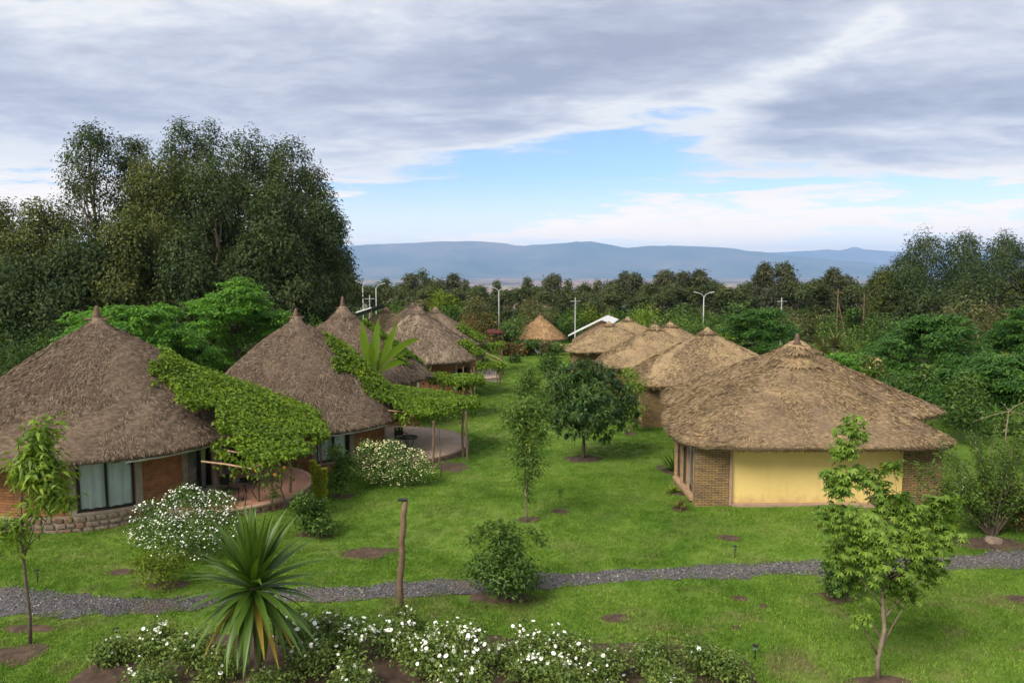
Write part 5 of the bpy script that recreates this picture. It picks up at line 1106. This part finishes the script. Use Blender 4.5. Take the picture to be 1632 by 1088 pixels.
tree_px('thin young tree with lance shaped leaves at the left edge', 48, 1027, [(68, 688, 20), (62, 712, 18), (58, 742, 30), (78, 762, 30), (90, 790, 22), (38, 755, 20), (18, 850, 22), (62, 800, 14)], 150, 12, .12, .20, .07, 'bright', .045, 91, .98, hang=.35, droop=.3, twigs=50, name='young_tree', bark='bark')
# large arching shrub on the right
def arching():
    b = G(1580, 852); Y = b[1]; root = thing('arching_shrub', 'large loose shrub with long arching leafy branches at the right edge', 'shrub', b); r = np.random.default_rng(33); mb = MB(); Cs = []
    for i in range(58):
        a = r.uniform(0, 6.28); rad = r.uniform(.5, 2.5); h = r.uniform(1.6, 3.7) * (1 - .12 * rad); tip = np.array([math.cos(a) * rad, math.sin(a) * rad * .8, h]); mid = tip * [.35, .35, .75] + r.normal(0, .1, 3); s = np.linspace(0, 1, 9)[:, None]; c = mid * 2 * s * (1 - s) + tip * s * s + np.array([math.cos(a) * .12, math.sin(a) * .12, 0]) * (1 - s)
        mb.tube(c, np.linspace(.022, .005, 9), 4); f = r.uniform(.25, 1, 26)[:, None]; Cs.append(mid * 2 * f * (1 - f) + tip * f * f + r.normal(0, .05, (26, 3)))
    tag(mb.build('branches', M['bark'], root), kind='stuff'); C = np.concatenate(Cs); V, Fq = leaves_at(C, 8, .08, .10, .04, .4, .2, .1, r=r); tag(mk('foliage', V, Fq, M['mid'], root), kind='stuff')
arching()
def bare_branches():
    b = P(1606, 700, 27.5); b[2] = gz(b[0], b[1]); root = thing('bare_branch', 'pale leafless forked branch above the arching shrub', 'branch', b); m0 = P(1603, 690, 27.5) - b; k = P(1608, 655, 27.5) - b
    MB().tube([(0, 0, 0), m0, k], [.035, .028, .02], 6).build('stem', M['bark_pale'], root)
    for t in ((1632, 640), (1594, 640), (1550, 672), (1640, 665)): e = P(*t, 27.5) - b; MB().tube([k, (k + e) / 2 + [0, 0, .04], e], [.017, .012, .006], 5).build('twig', M['bark_pale'], root)
bare_branches()
r_, C = shrub('white flowering bush under the right end of the nearest right hut', 1535, 838, 44, 76, 'shrub', 95, 'flowering_shrub', 25.0, 170, 8, .09, .04, nlobes=8, spread=.12); blossoms(r_, C, 170, .085, 'petal', 5, .05)
shrub('brown leaved bush at the right edge by the path', 1622, 850, 60, 80, 'rust', 96, 'dry_bush', None, 200, 9, .10, .045, nlobes=9, spread=.14)
inst_ = mk('boulder', np.array([v.co for v in stone_mesh(1).vertices]) * [.5, .42, .3] + [0, 0, .08], [tuple(p.vertices) for p in stone_mesh(1).polygons], M['stone'], None, G(1582, 866)); tag(inst_, 'pale flat boulder below the arching shrub', 'boulder')
# agave-like clump and small weeds beside the right hut
def spiky(label, px, py, L, n, seed, mat='blade_leaf', W=.06, name='spiky_plant', low=10, hi=80):
    b = G(px, py); root = thing(name, label, 'plant', b); r = np.random.default_rng(seed); ms = [strip_mesh('leaf', M[mat], 7, 1.0, W, bd, .3, 0, .35) for bd in (.2, .6, 1.0)]
    for i in range(n): inst('leaf', ms[i % 3], root, (r.normal(0, .08), r.normal(0, .08), .05), (0, -R(r.uniform(low, hi)), r.uniform(0, 6.28)), (L * r.uniform(.7, 1.2),) + (1, L))
spiky('clump of dark sword leaves at the left corner of the nearest right hut', 1076, 752, 1.15, 46, 51, W=.11)
spiky('small fresh green plant near the right hut wall', 1072, 786, .42, 18, 52, 'yellowgreen', .10)
spiky('withered low plant on bare soil near the right hut corner', 1082, 812, .5, 20, 53, 'rust', .06)
spiky('pale reed clump behind the right hut finials', 1318, 560, 1.2, 10, 54, 'bright', .12) if False else None
for i, (px, py, L) in enumerate(((1312, 548, 2.2), (1330, 540, 2.2))):
    Y = 62 - i * 3; b = P(px, py, Y); b[2] = gz(b[0], b[1]); root = thing('palm_clump', ['pale spiky palm clump just right of the roof finials', 'taller pale spiky palm clump beneath the wooden pole'][i], 'palm', b); r = np.random.default_rng(60 + i); me = strip_mesh('frond', M['greygreen'], 6, 1.0, .22, .7, .3, 0, .3); zt = P(px, py, Y)[2] - b[2]
    MB().tube([(0, 0, -.1), (0, 0, max(.4, zt - .6))], [.12, .1], 7).build('trunk', M['bark'], root)
    for q in range(34): inst('frond', me, root, (0, 0, max(.4, zt - .7)), (0, -R(r.uniform(-15, 80)), r.uniform(0, 6.28)), (1.9 * r.uniform(.7, 1.1), 1, 1.9))
tree_px('tiny staked sapling on a soil ring on the lawn', 893, 816, [(893, 783, 4), (892, 790, 4), (895, 798, 4)], 22, 5, .03, .06, .03, 'mid', .008, 98, .95)

# ------------------------------------------------------------------ rose bed
desc = ['at the left end of the bed', 'second from the left in the bed', 'left of the sword leaved plant', 'behind the sword leaved plant', 'below the sword leaved plant', 'just right of the sword leaved plant', 'left of the wooden post', 'below the wooden post', 'right of the wooden post', 'left below the dark path bush', 'below the dark path bush', 'right below the dark path bush', 'near the bare soil ring', 'right of the densest white roses', 'with few blooms towards the right end', 'tall and nearly bloomless near the right end', 'at the right end of the bed']
RS = [(190, 1062, 70, 50, 8), (245, 1052, 60, 62, 26), (305, 1065, 70, 60, 14), (350, 1082, 70, 50, 10), (470, 1045, 80, 80, 50), (500, 1085, 90, 70, 30), (565, 1060, 80, 78, 46), (620, 1050, 90, 68, 66), (665, 1085, 95, 84, 60), (715, 1048, 80, 68, 66), (760, 1080, 95, 96, 80), (830, 1062, 90, 72, 54), (850, 1092, 95, 66, 40), (905, 1068, 80, 72, 46), (965, 1088, 95, 66, 24), (1040, 1072, 90, 62, 10), (1110, 1078, 95, 84, 5), (1165, 1088, 70, 50, 4)]
desc.insert(3, 'half hidden low under the sword leaved plant')
RS += [(240, 1112, 90, 60, 8), (430, 1122, 100, 70, 10), (560, 1118, 105, 84, 34), (740, 1125, 110, 84, 36), (900, 1120, 105, 70, 18), (1060, 1118, 110, 66, 6), (640, 1010, 60, 40, 30), (520, 1012, 60, 42, 30)]
desc += ['on the bottom edge far left', 'on the bottom edge under the sword leaves', 'on the bottom edge left of the post', 'on the bottom edge right of the post', 'on the bottom edge in the middle', 'on the bottom edge near the right end', 'small and closest to the post foot', 'small and rising behind the bed right of the sword leaves']
for i, (px, py, w, h, nf) in enumerate(RS):
    r_, C = shrub(f'rose bush {"with white blooms" if nf > 12 else "with scattered white blooms"} {desc[i]}', px, py, w, h, 'rosel', 500 + i, 'rose_bush', None, 210, 9, .075, .042, cat='rose bush', group='rose bushes along the front bed', nlobes=12, spread=.13, twigs=40, r0=.02, shell=.3)
    top = C[np.argsort(-C[:, 2] + np.random.default_rng(i).normal(0, .22, len(C)))[:max(8, len(C) // 2)]]
    k = top[np.random.default_rng(i).integers(0, len(top), max(2, nf // 3))]
    blossoms(r_, k, nf, .072, 'petal', i, .09, lift=.06)

# ------------------------------------------------------------------ small garden things
def post():
    b = G(638, 974); root = thing('wooden_post', 'tall bent wooden pole with a cut top between path and rose bed', 'post', b); n = 9; pts = [P(px, py, b[1]) - b for px, py in ((638, 976), (638, 950), (637, 925), (640, 900), (641, 880), (640, 860), (643, 840), (643, 820), (646, 798))]
    MB().tube(pts, [.085, .08, .075, .078, .072, .07, .074, .07, .066], 9).build('shaft', M['wood'], root, smooth=True); MB().box(pts[-1] + np.array([-.06, 0, .03]), (.22, .14, .03)).build('lamp_head', M['dark_frame'], root)
post()
for lab, px, py in (('small black garden light on the lawn behind the path, in the right half', 1171, 888), ('small black garden light near the right end of the rose bed', 1203, 1052), ('small black garden light behind the path near the left edge', 60, 928), ('small black garden light before the path beside the left roses', 186, 1024)):
    b = G(px, py); root = thing('garden_light', lab, 'light', b, 'solar garden lights'); MB().tube([(0, 0, -.05), (0, 0, .26)], .012, 6).build('stake', M['dark_frame'], root); MB().lathe([(.0, .25), (.04, .25), (.05, .30), (.05, .32)], 10).build('lamp', M['glass'], root); MB().lathe([(.065, .32), (.06, .335), (.0, .345)], 10).build('lamp_cap', M['dark_frame'], root)
def street_lamp(label, px, top, Y, arms, hs=1.):
    t = P(px, top, Y); b = t.copy(); b[2] = gz(b[0], b[1]); h = t[2] - b[2]; root = thing('street_lamp', label, 'street lamp', b, 'white street lamps')
    MB().tube([(0, 0, -.1), (0, 0, h * .5), (0, 0, h - .55)], [.09, .07, .055], 8).build('pole', M['lamp_white'], root, smooth=True)
    for s in arms:
        MB().tube([(0, 0, h - .6), (s * .25, 0, h - .25), (s * .75, 0, h)], [.05, .045, .04], 6).build('arm', M['lamp_white'], root); MB().box((s * .98, 0, h + .02), (.55, .22, .10), 0, Matrix.Rotation(-s * .25, 3, 'Y')).build('lamp_head', M['lamp_white'], root)
street_lamp('white two armed street lamp behind the second right hut', 1122, 466, 92, (-1, 1)); street_lamp('white two armed street lamp above the rusty hedge', 795, 458, 104, (-1, 1)); street_lamp('white street lamp beside the dark panel roof on the left', 578, 448, 96, (-1, 1)); street_lamp('white street lamp with one arm left of the hut peaks', 599, 452, 98, (1,))
def upole(label, px, top, Y, brace=None, mat='wood'):
    t = P(px, top, Y); b = t.copy(); b[2] = gz(b[0], b[1]); h = t[2] - b[2]; root = thing('utility_pole', label, 'pole', b, 'wooden and concrete power poles'); MB().tube([(0, 0, -.2), (0, 0, h)], [.10, .07], 8).build('shaft', M[mat], root); MB().box((0, -.08, h - .5), (1.3, .07, .08)).build('crossarm', M[mat], root)
    if brace: MB().tube([(0.1, 0, h * .75), (brace, 0, -.1)], .08, 6).build('brace', M[mat], root)
    return t
tops = [upole('thin pale power pole left of the white lamp pair', 589, 470, 100, None, 'lamp_white'), upole('grey power pole right of the gazebo', 917, 474, 100, None, 'lamp_white'), upole('grey concrete power pole right of the dark feathery tree', 1246, 474, 98, None, 'lamp_white'), upole('braced wooden power pole before the right grove', 1336, 460, 96, 1.6), upole('thin wooden power pole at the foot of the right grove', 1378, 468, 96)]
far = [np.array([-48., 108, tops[0][2] + .5])] + tops + [np.array([62., 92, tops[-1][2] + .3])]
for q in range(3):
    mb = MB(); pts = []
    for a, b in zip(far[:-1], far[1:]):
        for f in np.linspace(0, 1, 9)[:-1]: p = a * (1 - f) + b * f; pts.append(p + [0, -.1, -.5 - q * .55 - 4 * .35 * f * (1 - f)])
    o = mb.tube(pts, .016, 4).build('power_cable', M['dark_frame']); tag(o, ['uppermost power cable strung along the far tree belt', 'middle power cable strung along the far tree belt', 'lowest power cable strung along the far tree belt'][q], 'cable', 'power cables')
def gazebo():
    Y = 90.; b = P(861, 556, Y); b[2] = gz(b[0], b[1]); root = thing('gazebo', 'small open gazebo with orange brown thatch cone on white pillars', 'gazebo', b); ze = P(861, 537, Y)[2] - b[2]; za = P(861, 504, Y)[2] - b[2]; rr = 40 / F * Y
    thatch_roof(root, Roof(rr, ze, za, bow=1.2), M['thatch_new'], 80, 34, 6000, 91, cap=(.35, .3), fin_h=.35, L=.35, W=.05, amp=.6)
    for a in np.linspace(.35, .35 + 2 * math.pi, 7)[:-1]: MB().tube([(math.cos(a) * rr * .82, math.sin(a) * rr * .82, -.2), (math.cos(a) * rr * .82, math.sin(a) * rr * .82, ze + .25)], .2, 10).build('pillar', M['white_metal'], root)
    MB().arcwall(rr * .8, rr * .76, -2.9, -.6, -.1, .9).build('parapet', M['white_metal'], root); MB().lathe([(0, .08), (rr * .85, .08), (rr * .85, -.3)], 30).build('floor', M['cement'], root)
gazebo()
def white_house():
    Y0 = 84.; a = P(906, 538, 80.); r0_ = P(958, 507, 80.); r1_ = P(958, 507, 80.) ; e2 = P(978, 516, 80.)
    b = P(945, 545, 83.); b[2] = gz(b[0], b[1]); root = thing('white_roofed_house', 'low house with white metal gable roof behind the farthest right hut', 'house', b)
    p = [P(905, 534, 80.), P(958, 508, 80.), P(977, 515, 80.)]; q = [v + np.array([1.6, 7., 0]) for v in p]
    def sheet(A, B, C_, D_, nm):
        n = unit(np.cross(B - A, D_ - A)); n = n if n[2] > 0 else -n; V = np.array([A, B, C_, D_]) - b; V = np.concatenate([V, V - n * .14]); MB().add(V, [(0, 1, 2, 3), (4, 7, 6, 5), (0, 4, 5, 1), (1, 5, 6, 2), (2, 6, 7, 3), (3, 7, 4, 0)]).build(nm, M['white_metal'], root)
    sheet(p[0], p[1], q[1], q[0], 'roof_panel'); sheet(p[1], p[2] + [.05, 0, 0], q[2], q[1], 'roof_panel')
    z = -.3; pts = [p[0] + [.5, .35, -.5], p[1] + [0, .35, -.25], p[2] + [-.2, .35, -.35]]; V = [v - b for v in pts]; V = [np.array([V[0][0], V[0][1], z]), V[0], V[1], V[2], np.array([V[2][0], V[2][1], z])]; W_ = [v + np.array([1.4, 6.2, 0]) for v in V]; MB().add(np.array(V + W_), [(0, 1, 2, 3, 4), (9, 8, 7, 6, 5), (0, 5, 6, 1), (3, 8, 9, 4)]).build('wall', M['sillstone'], root)
white_house()
def panel_roof():
    Y = 92.; b = P(585, 505, Y); b[2] = gz(b[0], b[1]); root = thing('panel_canopy', 'dark tilted canopy with white edge behind the third hut peak', 'canopy', b); c = [P(567, 499, Y) - b, P(592, 491, Y) - b, P(592, 491, Y) - b + [1, 3., .4], P(567, 499, Y) - b + [1, 3., .4]]
    V = np.array(c); V = np.concatenate([V, V - [0, 0, .5]]); MB().add(V, [(0, 1, 2, 3), (4, 7, 6, 5), (0, 4, 5, 1), (1, 5, 6, 2), (2, 6, 7, 3), (3, 7, 4, 0)]).build('deck', M['dark_frame'], root)
    MB().tube([c[0] + [0, -.05, .05], c[1] + [0, -.05, .05]], .09, 5).build('edge_strip', M['white_metal'], root)
    for k in c: MB().tube([k * [1, 1, 0], k - [0, 0, .3]], .07, 6).build('post', M['wood'], root)
panel_roof()
def red_stall():
    Y = 88.; b = P(790, 532, Y); b[2] = gz(b[0], b[1]); root = thing('garden_stall', 'small stall with dull red roof by the dark bush left of the gazebo', 'stall', b); z = P(790, 528, Y)[2] - b[2]
    V = np.array([(-.95, -.7, z - .1), (.95, -.7, z - .1), (.95, .7, z + .22), (-.95, .7, z + .22)]); MB().add(np.concatenate([V, V - [0, 0, .09]]), [(0, 1, 2, 3), (4, 7, 6, 5), (0, 4, 5, 1), (1, 5, 6, 2), (2, 6, 7, 3), (3, 7, 4, 0)]).build('roof', M['red_paint'], root)
    for sx in (-.85, .85):
        for sy in (-.6, .6): MB().tube([(sx, sy, -.1), (sx, sy, z + (.1 if sy > 0 else -.15))], .05, 6).build('post', M['wood'], root)
    MB().box((0, -.45, .85), (1.6, .4, .08)).build('counter', M['wood'], root)
red_stall()

# ------------------------------------------------------------------ turf: short blades in patches
def turf():
    r = np.random.default_rng(3); nb = 95
    def patch(seed, sz, hgt):
        q = np.random.default_rng(seed); Pp = np.column_stack([q.uniform(-sz / 2, sz / 2, (nb, 2)), np.full(nb, -.01)]); D = unit(np.column_stack([q.normal(0, .55, (nb, 2)), np.ones(nb)])); V, Fq = leaf_quads(Pp, D, rdir(nb, q), hgt * q.uniform(.5, 1.3, nb), .014 * q.uniform(.7, 1.4, nb), .0, .4)
        o = mk('grass_tuft', V, Fq, M['blade']); me = o.data; bpy.data.objects.remove(o); return me, V, Fq
    pts = []
    for (y0, y1, st) in ((11.5, 20, .21), (20, 30, .26), (30, 46, .36), (46, 90, .55)):
        ys = np.arange(y0, y1, st); 
        for y in ys:
            hw = .72 * y + 1.5; xs = np.arange(-hw, hw, st) if y < 30 else np.arange(-4.5, 8.5, st); pts.append(np.column_stack([xs, np.full(len(xs), y), np.full(len(xs), st)]))
    p = np.concatenate(pts); p[:, :2] += r.uniform(-.5, .5, (len(p), 2)) * p[:, 2:3]; x, y = p[:, 0], p[:, 1]; jx, jy = r.normal(0, .05, len(x)), r.normal(0, .16, len(x)); ok = ~inpoly(x + jx, y + jy, PATHPOLY) & ~inpoly(x, y, BED)
    for (sx, sy, rx, ry) in SOIL: ok &= ((x - sx) / (rx * .72)) ** 2 + ((y - sy) / (ry * .72)) ** 2 > .55 + .9 * fbm(x * 3.1, y * 3.1, 2, 5)
    for (cx, cy, rr) in ((*c1, W1 + .15), (*c2, W2 + .15), (*c3, W3), (*c4, W4), (*c5, W5), (-10.2, 26.3, 2.95), (-5.9, 35.4, 3.8)): ok &= (x - cx) ** 2 + (y - cy) ** 2 > rr * rr
    for c in (r1c, r2c, r3c, r4c): ok &= ~((np.abs(x - c[0]) < 4.3) & (np.abs(y - c[1]) < 4.4))
    ok &= fbm(x * .9 + 30, y * .9, 4, 77) > .17 + .05 * (y < 20)
    p = p[ok]; n = len(p); x, y = p[:, 0], p[:, 1]
    # real geometry: copy one of four tuft shapes to every place, in one mesh
    me = bpy.data.meshes.new('turf_points'); me.vertices.add(n); me.vertices.foreach_set('co', np.column_stack([x, y, gz(x, y)]).astype(np.float32).ravel())
    a = me.attributes.new('rot', 'FLOAT', 'POINT'); a.data.foreach_set('value', r.uniform(0, 6.28, n).astype(np.float32)); a = me.attributes.new('sc', 'FLOAT', 'POINT'); a.data.foreach_set('value', (r.uniform(.6, 1.15, n) * np.where(p[:, 2] > .5, 1.5, 1)).astype(np.float32))
    o = link(bpy.data.objects.new('lawn_grass', me)); tag(o, 'short green grass of the lawn between the huts', 'grass', kind='stuff')
    ng = bpy.data.node_groups.new('turf', 'GeometryNodeTree'); ng.interface.new_socket('Geometry', in_out='INPUT', socket_type='NodeSocketGeometry'); ng.interface.new_socket('Geometry', in_out='OUTPUT', socket_type='NodeSocketGeometry'); N = NT(ng)
    gi = N.n('NodeGroupInput'); go = N.n('NodeGroupOutput'); ms, V, Fq = patch(1, .34, .075)
    # the tuft is built inside the node tree from a mesh line-free source: a hidden-free object is not needed, use the points' own object data
    src = bpy.data.objects.new('grass_tuft', ms); tg = N.n('GeometryNodeObjectInfo'); tg.inputs[0].default_value = src
    ra = N.n('GeometryNodeInputNamedAttribute', {0: 'rot'}, data_type='FLOAT'); sa = N.n('GeometryNodeInputNamedAttribute', {0: 'sc'}, data_type='FLOAT')
    cx = N.n('ShaderNodeCombineXYZ', {2: ra.outputs[0]}); iop = N.n('GeometryNodeInstanceOnPoints', {'Points': gi.outputs[0], 'Instance': tg.outputs['Geometry'], 'Rotation': cx.outputs[0], 'Scale': sa.outputs[0]}); ng.links.new(iop.outputs[0], go.inputs[0])
    md = o.modifiers.new('turf', 'NODES'); md.node_group = ng; print('turf patches', n)
turf()
